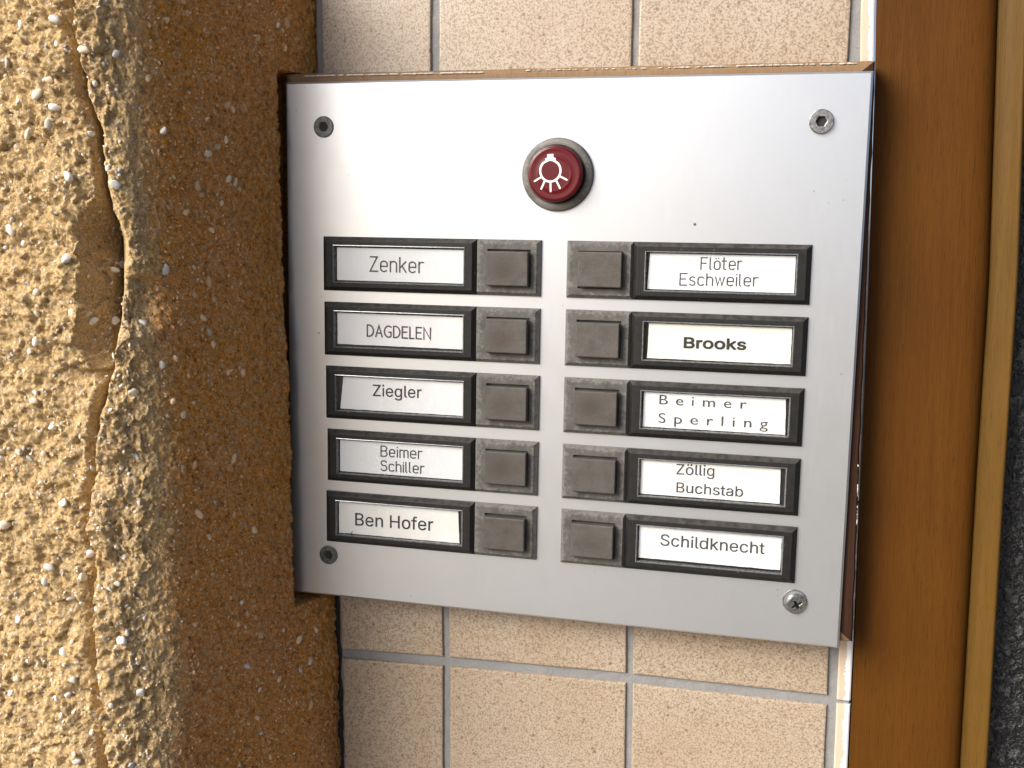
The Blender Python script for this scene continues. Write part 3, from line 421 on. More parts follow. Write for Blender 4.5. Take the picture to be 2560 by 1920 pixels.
[[1813,47],[1829,48],[1844,51],[1858,57],[1871,65],[1882,75],[1892,86],[1901,100],[1907,115],[1913,132],[1917,150],[1919,169],[1920,189],[1919,210],[1917,229],[1913,247],[1908,263],[1901,278],[1893,291],[1883,302],[1871,312],[1859,320],[1845,325],[1829,329],[1813,330],[1795,329],[1780,325],[1765,319],[1753,311],[1741,301],[1732,290],[1723,276],[1716,261],[1711,245],[1707,227],[1705,209],[1704,189],[1705,170],[1707,151],[1711,133],[1717,117],[1724,101],[1732,88],[1742,76],[1753,66],[1766,57],[1780,51],[1796,48]],
[[2142,137],[2142,212],[2153,212],[2317,379],[2393,379],[2216,199],[2210,199]],
[[2085,0],[2085,509],[2146,509],[2146,0]],
[[2326,0],[2180,186],[2224,229],[2405,0]],
[[2527,227],[2527,0],[2466,0],[2466,379],[2525,379],[2525,287],[2516,287],[2525,312],[2537,332],[2550,349],[2565,362],[2582,372],[2600,379],[2620,383],[2640,384],[2659,383],[2677,380],[2693,376],[2708,369],[2722,360],[2734,349],[2745,336],[2754,321],[2761,304],[2766,285],[2769,264],[2770,240],[2770,0],[2709,0],[2709,235],[2708,256],[2703,275],[2696,291],[2686,304],[2673,315],[2659,323],[2642,328],[2623,329],[2610,328],[2597,326],[2585,322],[2574,317],[2564,311],[2554,303],[2546,293],[2539,283],[2534,271],[2530,257],[2528,243]],
[[3035,-8],[3008,-7],[2983,-2],[2961,6],[2940,16],[2921,30],[2905,46],[2890,64],[2878,85],[2869,108],[2862,132],[2858,159],[2857,187],[2858,215],[2862,242],[2869,267],[2878,290],[2890,311],[2904,329],[2920,346],[2938,359],[2958,370],[2980,378],[3003,383],[3028,384],[3043,384],[3059,382],[3074,379],[3089,374],[3103,368],[3117,361],[3130,351],[3142,341],[3153,329],[3163,315],[3172,299],[3180,282],[3186,263],[3190,242],[3193,219],[3194,194],[3194,169],[2898,169],[2898,221],[3161,221],[3132,202],[3132,220],[3129,237],[3126,254],[3121,269],[3114,282],[3106,294],[3096,305],[3085,314],[3073,321],[3059,326],[3044,329],[3028,330],[3011,329],[2996,326],[2982,321],[2969,313],[2958,304],[2948,294],[2939,282],[2932,270],[2926,256],[2922,241],[2920,226],[2919,211],[2919,178],[2920,157],[2922,139],[2927,122],[2933,106],[2941,92],[2951,80],[2962,70],[2974,61],[2988,55],[3002,50],[3018,47],[3035,46],[3046,47],[3057,48],[3067,50],[3076,53],[3085,56],[3094,61],[3101,66],[3108,73],[3114,80],[3120,88],[3125,96],[3128,105],[3188,91],[3183,77],[3176,63],[3168,51],[3158,39],[3147,29],[3134,19],[3120,11],[3105,4],[3089,-1],[3072,-5],[3054,-7]],
[[3434,-8],[3409,-7],[3386,-2],[3364,6],[3343,16],[3325,30],[3309,46],[3295,64],[3283,85],[3273,108],[3266,133],[3262,159],[3261,187],[3262,216],[3266,243],[3273,268],[3283,291],[3295,312],[3309,330],[3325,346],[3343,360],[3364,371],[3386,378],[3409,383],[3434,384],[3448,384],[3461,383],[3474,380],[3487,377],[3499,373],[3510,368],[3521,362],[3532,356],[3542,349],[3551,341],[3559,332],[3567,322],[3573,312],[3579,301],[3584,289],[3588,277],[3530,262],[3517,289],[3497,311],[3469,325],[3434,330],[3416,329],[3400,325],[3385,319],[3372,310],[3360,300],[3350,287],[3342,274],[3335,258],[3330,242],[3326,224],[3324,206],[3323,187],[3324,169],[3326,151],[3330,134],[3335,117],[3342,102],[3350,89],[3360,76],[3372,66],[3385,57],[3400,51],[3416,48],[3434,46],[3469,52],[3497,66],[3518,89],[3531,117],[3590,102],[3586,90],[3581,78],[3575,67],[3568,56],[3560,46],[3552,37],[3543,29],[3533,21],[3522,15],[3511,9],[3500,4],[3487,-1],[3475,-4],[3461,-6],[3448,-8]],
[[3736,227],[3736,0],[3675,0],[3675,509],[3736,509],[3736,287],[3725,287],[3734,312],[3746,332],[3759,349],[3774,362],[3791,372],[3809,379],[3829,383],[3850,384],[3868,383],[3886,380],[3902,376],[3918,369],[3931,360],[3944,349],[3954,336],[3963,321],[3970,304],[3975,285],[3978,264],[3980,240],[3980,0],[3918,0],[3918,235],[3917,256],[3913,275],[3905,291],[3895,304],[3883,315],[3868,323],[3851,328],[3832,329],[3819,328],[3806,326],[3794,322],[3783,317],[3773,311],[3764,303],[3756,293],[3749,283],[3743,271],[3739,257],[3737,243]],
[[4236,379],[4236,327],[4039,327],[4039,379]],
[[4097,471],[4158,471],[4158,98],[4159,86],[4161,76],[4164,68],[4168,61],[4174,56],[4182,53],[4192,51],[4203,50],[4218,51],[4234,54],[4245,2],[4224,-3],[4201,-4],[4178,-3],[4157,2],[4139,10],[4124,21],[4113,35],[4104,52],[4099,71],[4097,93]],
],
'Brooks': [
[[60,0],[60,509],[241,509],[266,508],[289,504],[310,499],[329,491],[345,481],[359,469],[371,456],[381,442],[388,426],[394,410],[397,392],[398,374],[397,358],[395,344],[392,331],[387,320],[380,310],[373,301],[365,293],[356,286],[347,280],[336,275],[326,270],[315,267],[315,262],[327,261],[339,257],[351,252],[363,245],[374,237],[385,227],[394,216],[402,203],[409,189],[414,173],[417,155],[418,136],[417,117],[413,100],[408,83],[400,67],[390,52],[377,39],[362,28],[344,18],[324,10],[301,4],[275,1],[247,0]],
[[125,57],[245,57],[272,58],[296,63],[315,70],[330,80],[341,92],[349,105],[354,120],[355,137],[355,149],[352,161],[348,173],[342,184],[335,194],[327,203],[317,211],[306,218],[293,224],[279,228],[264,230],[248,231],[125,231]],
[[125,285],[238,285],[252,286],[265,288],[277,291],[288,296],[299,302],[308,309],[316,317],[323,326],[329,337],[333,348],[335,359],[336,372],[334,388],[330,403],[323,417],[313,429],[299,439],[283,446],[263,450],[240,452],[125,452]],
[[509,0],[509,379],[568,379],[568,321],[578,335],[586,347],[596,358],[609,367],[622,375],[637,380],[653,384],[669,385],[685,384],[700,384],[700,322],[686,324],[663,326],[650,325],[638,323],[626,319],[615,315],[605,309],[596,301],[589,293],[582,284],[577,273],[573,262],[571,250],[570,237],[570,0]],
[[922,-8],[898,-7],[874,-2],[852,6],[832,16],[814,30],[797,46],[783,64],[771,85],[762,108],[755,133],[751,159],[749,187],[751,216],[755,243],[762,268],[771,291],[783,312],[797,330],[814,346],[832,360],[852,371],[874,378],[898,383],[922,384],[948,383],[971,378],[993,371],[1014,360],[1032,346],[1049,330],[1063,312],[1075,291],[1084,268],[1091,243],[1095,216],[1096,187],[1095,159],[1091,133],[1084,108],[1075,85],[1063,64],[1049,46],[1032,30],[1014,16],[993,6],[971,-2],[948,-7]],
[[922,46],[941,48],[957,51],[972,57],[985,66],[997,76],[1007,89],[1016,102],[1022,117],[1028,134],[1031,151],[1034,169],[1034,187],[1034,206],[1031,224],[1028,242],[1022,258],[1016,274],[1007,287],[997,300],[985,310],[972,319],[957,325],[941,329],[922,330],[905,329],[888,325],[873,319],[860,310],[849,300],[839,287],[830,274],[824,258],[818,242],[815,224],[812,206],[812,187],[812,169],[815,151],[818,134],[824,117],[830,102],[839,89],[849,76],[860,66],[873,57],[888,51],[905,48]],
[[1338,-8],[1313,-7],[1289,-2],[1267,6],[1247,16],[1229,30],[1213,46],[1198,64],[1186,85],[1177,108],[1170,133],[1166,159],[1165,187],[1166,216],[1170,243],[1177,268],[1186,291],[1198,312],[1213,330],[1229,346],[1247,360],[1267,371],[1289,378],[1313,383],[1338,384],[1363,383],[1387,378],[1409,371],[1429,360],[1447,346],[1464,330],[1478,312],[1490,291],[1499,268],[1506,243],[1510,216],[1511,187],[1510,159],[1506,133],[1499,108],[1490,85],[1478,64],[1464,46],[1447,30],[1429,16],[1409,6],[1387,-2],[1363,-7]],
[[1338,46],[1356,48],[1373,51],[1387,57],[1401,66],[1412,76],[1422,89],[1431,102],[1438,117],[1443,134],[1447,151],[1449,169],[1450,187],[1449,206],[1447,224],[1443,242],[1438,258],[1431,274],[1422,287],[1412,300],[1401,310],[1387,319],[1373,325],[1356,329],[1338,330],[1320,329],[1303,325],[1289,319],[1276,310],[1264,300],[1254,287],[1246,274],[1239,258],[1234,242],[1230,224],[1227,206],[1227,187],[1227,169],[1230,151],[1234,134],[1239,117],[1246,102],[1254,89],[1264,76],[1276,66],[1289,57],[1303,51],[1320,48]],
[[1656,137],[1656,212],[1666,212],[1830,379],[1906,379],[1730,199],[1723,199]],
[[1598,0],[1598,509],[1659,509],[1659,0]],
[[1840,0],[1693,186],[1737,229],[1918,0]],
[[2108,-8],[2089,-7],[2071,-5],[2054,-2],[2038,3],[2024,10],[2011,18],[1999,27],[1988,38],[1979,50],[1972,63],[1966,78],[1962,94],[2020,107],[2025,92],[2031,79],[2040,69],[2050,60],[2062,54],[2076,49],[2091,46],[2108,45],[2126,46],[2143,50],[2158,55],[2171,62],[2181,71],[2188,81],[2193,91],[2194,103],[2193,112],[2191,121],[2186,129],[2180,136],[2172,142],[2163,147],[2151,151],[2138,155],[2075,170],[2051,177],[2030,186],[2013,196],[1998,208],[1987,222],[1979,237],[1975,255],[1973,274],[1974,290],[1978,305],[1983,319],[1991,332],[2001,343],[2013,354],[2026,363],[2041,370],[2058,377],[2075,381],[2094,384],[2113,384],[2132,384],[2149,381],[2165,378],[2180,372],[2193,366],[2205,358],[2216,349],[2225,339],[2233,328],[2240,316],[2246,303],[2250,290],[2194,277],[2190,288],[2184,298],[2177,307],[2169,316],[2158,323],[2146,328],[2131,331],[2114,333],[2097,332],[2082,329],[2069,324],[2057,317],[2047,308],[2040,299],[2036,289],[2035,277],[2036,267],[2039,258],[2043,250],[2050,243],[2059,237],[2070,232],[2083,227],[2098,223],[2156,209],[2180,202],[2201,194],[2218,183],[2233,171],[2243,158],[2251,142],[2256,125],[2257,107],[2256,90],[2253,75],[2247,61],[2239,47],[2228,35],[2216,24],[2202,15],[2186,6],[2169,0],[2150,-5],[2130,-7]],
],
'BeimerV': [
[[75,0],[309,0],[418,17],[490,60],[530,118],[543,182],[532,246],[499,298],[448,337],[379,360],[425,387],[458,419],[477,459],[483,508],[471,571],[433,627],[368,667],[273,682],[75,682]],
[[173,594],[263,594],[320,586],[356,566],[376,535],[382,499],[373,451],[346,417],[301,397],[238,390],[173,390]],
[[173,302],[291,302],[358,294],[405,272],[433,239],[442,196],[435,158],[412,123],[367,98],[296,88],[173,88]],
[[1376,130],[1337,107],[1298,90],[1259,80],[1219,76],[1161,85],[1117,110],[1085,152],[1068,211],[1384,211],[1370,320],[1331,397],[1270,443],[1189,458],[1104,442],[1038,395],[994,323],[979,230],[993,140],[1036,64],[1104,11],[1197,-9],[1249,-6],[1295,4],[1336,21],[1376,44]],
[[1070,270],[1084,317],[1110,352],[1145,374],[1191,381],[1234,373],[1266,351],[1287,316],[1296,270]],
[[1946,449],[1857,449],[1857,0],[1946,0]],
[[1955,585],[1951,606],[1939,622],[1923,634],[1902,638],[1881,634],[1865,622],[1853,606],[1849,585],[1853,564],[1865,548],[1881,536],[1902,532],[1923,536],[1939,548],[1951,564]],
[[2445,449],[2445,0],[2534,0],[2534,326],[2561,353],[2587,371],[2615,380],[2646,383],[2677,377],[2703,358],[2721,326],[2727,279],[2727,0],[2816,0],[2816,326],[2841,349],[2867,367],[2893,379],[2916,383],[2952,376],[2982,356],[3002,323],[3009,278],[3009,0],[3098,0],[3098,282],[3088,354],[3058,410],[3011,445],[2949,458],[2904,452],[2865,434],[2830,408],[2799,377],[2773,412],[2742,437],[2706,453],[2665,458],[2633,454],[2601,441],[2568,420],[2534,390],[2534,449]],
[[3970,130],[3931,107],[3892,90],[3853,80],[3813,76],[3755,85],[3711,110],[3679,152],[3662,211],[3978,211],[3964,320],[3925,397],[3864,443],[3783,458],[3698,442],[3632,395],[3588,323],[3573,230],[3587,140],[3629,64],[3698,11],[3791,-9],[3843,-6],[3889,4],[3930,21],[3970,44]],
[[3664,270],[3678,317],[3704,352],[3739,374],[3785,381],[3828,373],[3860,351],[3881,316],[3890,270]],
[[4455,449],[4455,0],[4544,0],[4544,235],[4552,289],[4576,333],[4610,362],[4653,373],[4671,370],[4692,361],[4715,347],[4736,329],[4783,406],[4756,429],[4729,445],[4703,455],[4676,458],[4644,452],[4612,432],[4579,397],[4546,346],[4544,449]],
],
'Sperling': [
[[399,643],[362,664],[325,679],[286,688],[247,691],[162,678],[97,642],[55,584],[40,509],[86,396],[188,320],[289,252],[335,165],[328,136],[308,108],[273,87],[224,79],[175,85],[128,105],[84,136],[44,178],[44,54],[87,26],[133,6],[182,-5],[235,-9],[311,5],[372,43],[412,102],[426,176],[380,303],[279,381],[177,443],[131,522],[139,555],[161,581],[196,597],[239,603],[275,600],[315,588],[356,566],[399,532]],
[[979,11],[1003,2],[1026,-4],[1047,-8],[1069,-9],[1161,8],[1233,55],[1280,128],[1297,221],[1281,319],[1232,391],[1153,434],[1044,449],[890,449],[890,-230],[979,-230]],
[[979,369],[1060,369],[1124,359],[1169,330],[1197,284],[1206,222],[1195,162],[1166,114],[1120,82],[1063,71],[1042,72],[1021,76],[1000,82],[979,91]],
[[2146,130],[2107,107],[2068,90],[2029,80],[1989,76],[1931,85],[1887,110],[1855,152],[1838,211],[2154,211],[2140,320],[2101,397],[2040,443],[1959,458],[1874,442],[1808,395],[1764,323],[1749,230],[1763,140],[1806,64],[1874,11],[1967,-9],[2019,-6],[2065,4],[2106,21],[2146,44]],
[[1840,270],[1854,317],[1880,352],[1915,374],[1961,381],[2004,373],[2036,351],[2057,316],[2066,270]],
[[2631,449],[2631,0],[2720,0],[2720,235],[2728,289],[2752,333],[2786,362],[2829,373],[2847,370],[2868,361],[2891,347],[2912,329],[2959,406],[2932,429],[2905,445],[2879,455],[2852,458],[2820,452],[2788,432],[2755,397],[2722,346],[2720,449]],
[[3487,682],[3398,682],[3398,0],[3487,0]],
[[4081,449],[3992,449],[3992,0],[4081,0]],
[[4090,585],[4086,606],[4074,622],[4058,634],[4037,638],[4016,634],[4000,622],[3988,606],[3984,585],[3988,564],[4000,548],[4016,536],[4037,532],[4058,536],[4074,548],[4086,564]],
[[4671,449],[4582,449],[4582,0],[4671,0],[4671,322],[4701,352],[4728,372],[4755,383],[4783,387],[4820,379],[4847,357],[4865,323],[4871,278],[4871,0],[4960,0],[4960,277],[4948,357],[4915,414],[4867,447],[4807,458],[4770,453],[4734,440],[4701,419],[4673,390]],
[[5817,449],[5632,449],[5550,438],[5489,407],[5450,359],[5436,294],[5437,270],[5442,248],[5449,228],[5460,210],[5474,193],[5491,178],[5512,164],[5535,153],[5506,141],[5483,126],[5469,108],[5464,87],[5467,72],[5475,58],[5489,44],[5509,30],[5458,12],[5423,-14],[5403,-49],[5396,-94],[5411,-149],[5454,-192],[5520,-220],[5603,-230],[5692,-220],[5759,-192],[5801,-147],[5815,-87],[5808,-46],[5786,-10],[5746,18],[5685,38],[5626,51],[5583,64],[5557,79],[5548,96],[5568,123],[5616,134],[5676,148],[5730,181],[5745,200],[5759,226],[5768,254],[5772,282],[5770,308],[5762,332],[5747,355],[5725,380],[5817,380]],
[[5692,293],[5686,259],[5668,233],[5641,215],[5606,209],[5569,215],[5541,232],[5522,258],[5516,291],[5523,322],[5542,348],[5570,366],[5605,372],[5638,366],[5666,349],[5685,323]],
[[5729,-94],[5721,-121],[5696,-142],[5657,-155],[5605,-159],[5551,-155],[5512,-141],[5488,-120],[5480,-90],[5488,-62],[5509,-41],[5541,-27],[5582,-22],[5628,-25],[5676,-37],[5714,-59]],
],
}

def off(o):
    v = Vector((0, 0, 0))
    while o is not None and o.name != 'doorbell_panel':
        v += o.location; o = o.parent
    return v
def centred(name, verts, faces, mat, parent=None, **k):
    """mesh object with its origin at its own centre, coordinates given in the panel frame (or world when it has no parent)"""
    vv = [Vector(v) for v in verts]
    c = sum(vv, Vector((0, 0, 0))) / len(vv)
    me = mesh_from(name, [v - c for v in vv], faces, mat, **k)
    return link(name, me, parent, c - (off(parent) if parent else Vector((0, 0, 0))))

# ---------------------------------------------------------------- value noise for real relief
def vnoise(x, y, z, seed=0):
    xi = np.floor(x).astype(np.int64); yi = np.floor(y).astype(np.int64); zi = np.floor(z).astype(np.int64)
    fx, fy, fz = x - xi, y - yi, z - zi
    s = lambda t: t * t * t * (t * (t * 6 - 15) + 10)
    u, v, w = s(fx), s(fy), s(fz)
    def h(a, b, c):
        n = (a * 374761393 + b * 668265263 + c * 2147483647 + seed * 974711) & 0xffffffff
        n = ((n ^ (n >> 13)) * 1274126177) & 0xffffffff
        n = ((n ^ (n >> 16)) * 2246822519) & 0xffffffff
        return ((n ^ (n >> 15)) & 0xffffff) / float(0xffffff)
    r = 0
    for dx in (0, 1):
        for dy in (0, 1):
            for dz in (0, 1):
                r = r + h(xi + dx, yi + dy, zi + dz) * (u if dx else 1 - u) * (v if dy else 1 - v) * (w if dz else 1 - w)
    return r * 2 - 1
def fbm(x, y, z, sc_, octv=4, gain=0.5, seed=0):
    t, a, tot = 0, 1, 0
    for i in range(octv):
        t = t + a * vnoise(x / sc_ + 17.3 * i, y / sc_ - 9.1 * i, z / sc_ + 4.7 * i, seed + i); tot += a
        a *= gain; sc_ = sc_ / 2.03
    return t / tot
def sstep(a, b, x):
    t = np.clip((x - a) / (b - a), 0, 1); return t * t * (3 - 2 * t)

# ================================================================ GROUND (out of frame, in front of the wall)
gv = [Vector((-6, -8, 0)), Vector((6, -8, 0)), Vector((6, 0.5, 0)), Vector((-6, 0.5, 0))]
g = link('pavement', mesh_from('pavement', gv, [(0, 1, 2, 3)], M['paving']))
prop(g, 'pale paving in front of the entrance wall', None, None, 'structure')

# ================================================================ TILED WALL
ZT = -15.0
wall = link('tiled_wall', None, None, V(120, -120, ZT))
prop(wall, 'wall of speckled cream tiles with grey grout behind the doorbell panel', 'wall', kind='thing')
def wchild(name, verts, faces, mat, **k):
    vv = [Vector(v) for v in verts]; c = sum(vv, Vector()) / len(vv)
    return link(name, mesh_from(name, [v - c for v in vv], faces, mat, **k), wall, c - wall.location)
# columns: (left edge, right edge) at y = +20, -235, -300 in panel mm ; rows bounded by lines through two points
def lin(y, pts):
    ys = [p[0] for p in pts]; xs = [p[1] for p in pts]
    if y >= ys[0]: return xs[0] + (y - ys[0]) * -0.012
    if y <= ys[-1]: return xs[-1] + (y - ys[-1]) * -0.012
    for (y0, x0), (y1, x1) in zip(pts, pts[1:]):
        if y <= y0 and y >= y1: return x0 + (x1 - x0) * (y0 - y) / (y0 - y1)
colsx = [([(20, 10.5), (-235, 17.4), (-264, 19.1), (-300, 19.2)], [(20, 60.5), (-235, 67.9), (-300, 68.3)]),
         ([(20, 64.1), (-235, 71.1), (-300, 71.6)], [(20, 146.4), (-235, 151.9), (-300, 153.5)]),
         ([(20, 149.1), (-235, 155.0), (-300, 156.2)], [(20, 231.1), (-235, 237.1), (-300, 238.2)])]
def rowline(x, y0):           # grout centre line that passes y0 at x = 120
    return y0 + (x - 120) * 0.022 - 0.00011 * (x - 120) ** 2
rows = [86.5, 1.5, -84.5, -170.5, -256.0, -342.0]
def tile_mesh(q, z, th=7.0, r=0.9, n=9):
    """q: four corners (x,y) tl,tr,br,bl; cushion edge with slightly uneven outline"""
    ring = []
    for a, b in zip(q, q[1:] + q[:1]):
        for i in range(n):
            t = i / n
            ring.append((a[0] + (b[0] - a[0]) * t, a[1] + (b[1] - a[1]) * t))
    cx = sum(p[0] for p in q) / 4; cy = sum(p[1] for p in q) / 4
    hw = max(abs(p[0] - cx) for p in q); hh = max(abs(p[1] - cy) for p in q)
    rr = []
    jit = [random.uniform(-0.10, 0.10) for _ in ring]
    for d, zz in ((0, z - th), (0, z - 0.9), (0.10, z - 0.4), (0.35, z - 0.1), (0.9, z), (3.0, z + 0.03)):
        rr.append([W(cx + (x - cx) * (1 - (d + j * (1 if d < 1 else 0)) / hw), cy + (y - cy) * (1 - (d + j * (1 if d < 1 else 0)) / hh), zz) for (x, y), j in zip(ring, jit)])
    return loops(rr)
for ri in range(5):
    for ci, (le, ri_) in enumerate(colsx):
        yt, yb = rows[ri] - 2.3, rows[ri + 1] + 2.3
        ym_t, ym_b = (yt, yb)
        q = []
        for edge, ys in ((le, yt), (ri_, yt), (ri_, yb), (le, yb)):
            x = lin(ys, edge) if ri else lin(20, edge) + (ys - 20) * -0.004
            q.append((x, ys + (rowline(x, 0))))
        v, f = tile_mesh(q, ZT + random.uniform(-0.12, 0.12))
        wchild('tile', v, f, M['tile'], smooth=False)
# narrow edge pieces of the corner tiles along the door reveal
def edge_x(y):
    pts = [(60, 239.4), (25, 240.1), (0, 241.2), (-78, 243.3), (-160, 245.2), (-228, 246.6), (-284, 247.4), (-360, 248.6)]
    for (y0, x0), (y1, x1) in zip(pts, pts[1:]):
        if y <= y0 and y >= y1: return x0 + (x1 - x0) * (y0 - y) / (y0 - y1)
    return 239.4 if y > 60 else 248.6
for ri in range(5):
    yt, yb = rows[ri] - (0.9 if ri else 0) + rowline(240, 0), rows[ri + 1] + 0.9 + rowline(240, 0)
    if ri == 3: pass
    n = 24; verts = []; att = []
    wl = lambda y: edge_x(y) - (5.3 if y > -100 else 5.7)
    for i in range(n + 1):
        y = yt + (yb - yt) * i / n
        x0, x1 = wl(y), edge_x(y)
        c = 0.8 if 0 < i < n else 0.0
        e = 0.35 if i in (0, n) else 0.0
        dm = 0.45 if -224 < y < 2 else 1.0
        for x, z, a in ((x0, ZT - 5, 0), (x0 + 0.1, ZT - 0.6 - e, 0), (x0 + 0.7, ZT - e, 0.12), ((x0 + x1) / 2 - 0.6, ZT - e, 0.36), ((x0 + x1) / 2 + 0.6, ZT - e, 0.55), (x1 - 0.9, ZT - 0.1 - e, 0.8), (x1 - 0.25, ZT - 0.45 - e, 1), (x1, ZT - 1.2, 1), (x1, ZT - 48, 1)):
            verts.append(W(x, y, z)); att.append(a * dm)
    m = 9
    faces = [(i * m + j, i * m + j + 1, (i + 1) * m + j + 1, (i + 1) * m + j) for i in range(n) for j in range(m - 1)]
    faces += [tuple(range(m))[::-1], tuple(range(n * m, n * m + m))]
    o = wchild('corner_tile', verts, faces, M['strip'])
    at = o.data.attributes.new('across', 'FLOAT', 'POINT'); at.data.foreach_set('value', att)
# grout bed: a relief sheet just below the tile faces, ragged at the pillar
gx = np.arange(4.0, 249, 0.9); gy = np.arange(90, -372, -0.9)
XX, YY = np.meshgrid(gx, gy)
zz = ZT - 1.35 + 0.28 * fbm(XX, YY, XX * 0, 3.0, 4, 0.6, 5)
shift = (20 - YY) * 0.0236 * 0.9
Xs = XX.copy()
left = XX[:, :1] * 0 + 6.2 + shift[:, :1] + 0.9 * fbm(YY[:, :1], YY[:, :1] * 0, YY[:, :1] * 0, 9, 4, 0.6, 3)
right = np.array([edge_x(y) - 0.5 for y in gy])[:, None]
Xs = left + (XX - 4.0) / 245.0 * (right - left)
left = left + 4.0 * (YY[:, :1] < -190)
Xs = left + (XX - 4.0) / 245.0 * (right - left)
zz[:, 0] -= 8; zz[:, 1] -= 1.0
verts = [W(a, b, c) for a, b, c in zip(Xs.ravel(), YY.ravel(), zz.ravel())]
nx, ny = len(gx), len(gy)
faces = [(i * nx + j, (i + 1) * nx + j, (i + 1) * nx + j + 1, i * nx + j + 1) for i in range(ny - 1) for j in range(nx - 1)]
wchild('grout', verts, faces, M['grout'], smooth=True)
# masonry behind the tiles
mv = [W(x, y, z) for z in (-62, -22.2) for x, y in ((-160, 92), (edge_x(60) - 0.6, 92), (edge_x(-360) - 0.6, -374), (-160, -374))]
wchild('masonry', mv, [(0, 1, 2, 3), (4, 5, 6, 7), (0, 1, 5, 4), (1, 2, 6, 5), (2, 3, 7, 6), (3, 0, 4, 7)], M['dark'])

# ================================================================ CONCRETE PILLAR (plumb wall frame X, Y)
XC, ZC = -22.6, 86.0           # front corner
XW, ZW = 7.0, -21.0             # where the side meets the wall
front_len = 260.0; rad = 24.0
du = 0.5
side_vec = np.array([XW - XC, ZW - ZC]); side_len = np.linalg.norm(side_vec); sd = side_vec / side_len
u_f = np.concatenate([np.arange(-front_len, -78, 1.3), np.arange(-78, side_len + 0.01, du)])
yv = np.arange(62, -350, -0.52)
U, Y = np.meshgrid(u_f, yv)
t = sstep(-rad, rad, U)          # 0 front .. 1 side
tt = np.clip((U + rad) / (2 * rad), 0, 1)
# base position: front before the corner, side after it, quadratic blend round the corner
Pf = np.stack([XC + U, ZC + 0 * U], -1); Ps = np.stack([XC + sd[0] * U, ZC + sd[1] * U], -1)
P0 = np.array([XC - rad, ZC]); P1 = np.array([XC, ZC]); P2 = np.array([XC + sd[0] * rad, ZC + sd[1] * rad])
Bz = ((1 - tt) ** 2)[..., None] * P0 + (2 * tt * (1 - tt))[..., None] * P1 + (tt ** 2)[..., None] * P2
P = np.where((U < -rad)[..., None], Pf, np.where((U > rad)[..., None], Ps, Bz))
ns = np.array([-sd[1], sd[0]]);  ns = ns if ns[0] > 0 else -ns
Nn = (1 - tt)[..., None] * np.array([0.0, 1.0]) + tt[..., None] * ns
Nn /= np.linalg.norm(Nn, axis=-1, keepdims=True)
X, Z = P[..., 0], P[..., 1]
wander = 7.0 * fbm(Y, Y * 0, Y * 0, 30, 4, 0.6, 11) + 5 * fbm(X, Y, Z, 6, 3, 0.6, 12)
wf = 1 - sstep(-10, 16, U + wander)                  # 1 on the broken front, 0 on the cast side
# coarse broken relief of the front
cf = 4.4 * fbm(X, Y, Z, 24, 3, 0.5, 21) + 2.1 * fbm(X, Y, Z, 8.5, 4, 0.58, 31)
def worley(a, b_, s, seed):
    """random height of the nearest cell, in the plane: broken angular grains"""
    a, b_ = a / s, b_ / s; ai, bi = np.floor(a).astype(np.int64), np.floor(b_).astype(np.int64)
    best = np.full(a.shape, 9.0); val = np.zeros(a.shape)
    def hh(i, j, k):
        n = (i * 374761393 + j * 668265263 + (seed + k) * 974711) & 0xffffffff
        n = ((n ^ (n >> 13)) * 1274126177) & 0xffffffff
        return ((n ^ (n >> 16)) & 0xffffff) / float(0xffffff)
    for di in (-1, 0, 1):
        for dj in (-1, 0, 1):
            i, j = ai + di, bi + dj
            px_, py_ = i + hh(i, j, 1), j + hh(i, j, 2)
            d = (a - px_) ** 2 + (b_ - py_) ** 2
            slope = (hh(i, j, 4) - 0.5) * (a - px_) + (hh(i, j, 5) - 0.5) * (b_ - py_)
            m_ = d < best; best = np.where(m_, d, best); val = np.where(m_, hh(i, j, 3) - 0.5 + 1.6 * slope, val)
    return val
wu = U + 1.1 * fbm(X, Y, Z, 2.5, 3, 0.6, 301); wv = Y + 1.1 * fbm(X, Y, Z, 2.5, 3, 0.6, 302)
cf += 1.5 * worley(wu, wv, 5.2, 1) + 1.15 * worley(wu, wv, 2.6, 2) + 0.6 * worley(wu, wv, 1.3, 3)
rg = 1 - np.abs(fbm(X, Y * 1.15, Z, 5.0, 4, 0.6, 41)) * 2
cf += 0.6 * rg + 0.3 * fbm(X, Y, Z, 2.0, 3, 0.8, 51) + 0.25 * np.abs(fbm(X, Y, Z, 1.6, 2, 0.6, 57))
pit = fbm(X, Y, Z, 3.4, 2, 0.5, 61); cf -= 1.2 * sstep(0.50, 0.66, pit)
cs = 0.9 * fbm(X, Y, Z, 30, 3, 0.5, 22) + 0.42 * fbm(X, Y, Z, 4.0, 4, 0.62, 32) + 0.34 * fbm(X, Y, Z, 1.7, 2, 0.65, 52)
cs += 0.62 * worley(wu, wv, 3.0, 7) + 0.5 * worley(wu, wv, 1.5, 8)
cs -= 0.9 * sstep(0.48, 0.64, fbm(X, Y, Z, 3.0, 2, 0.5, 62))
D = wf * cf + (1 - wf) * cs
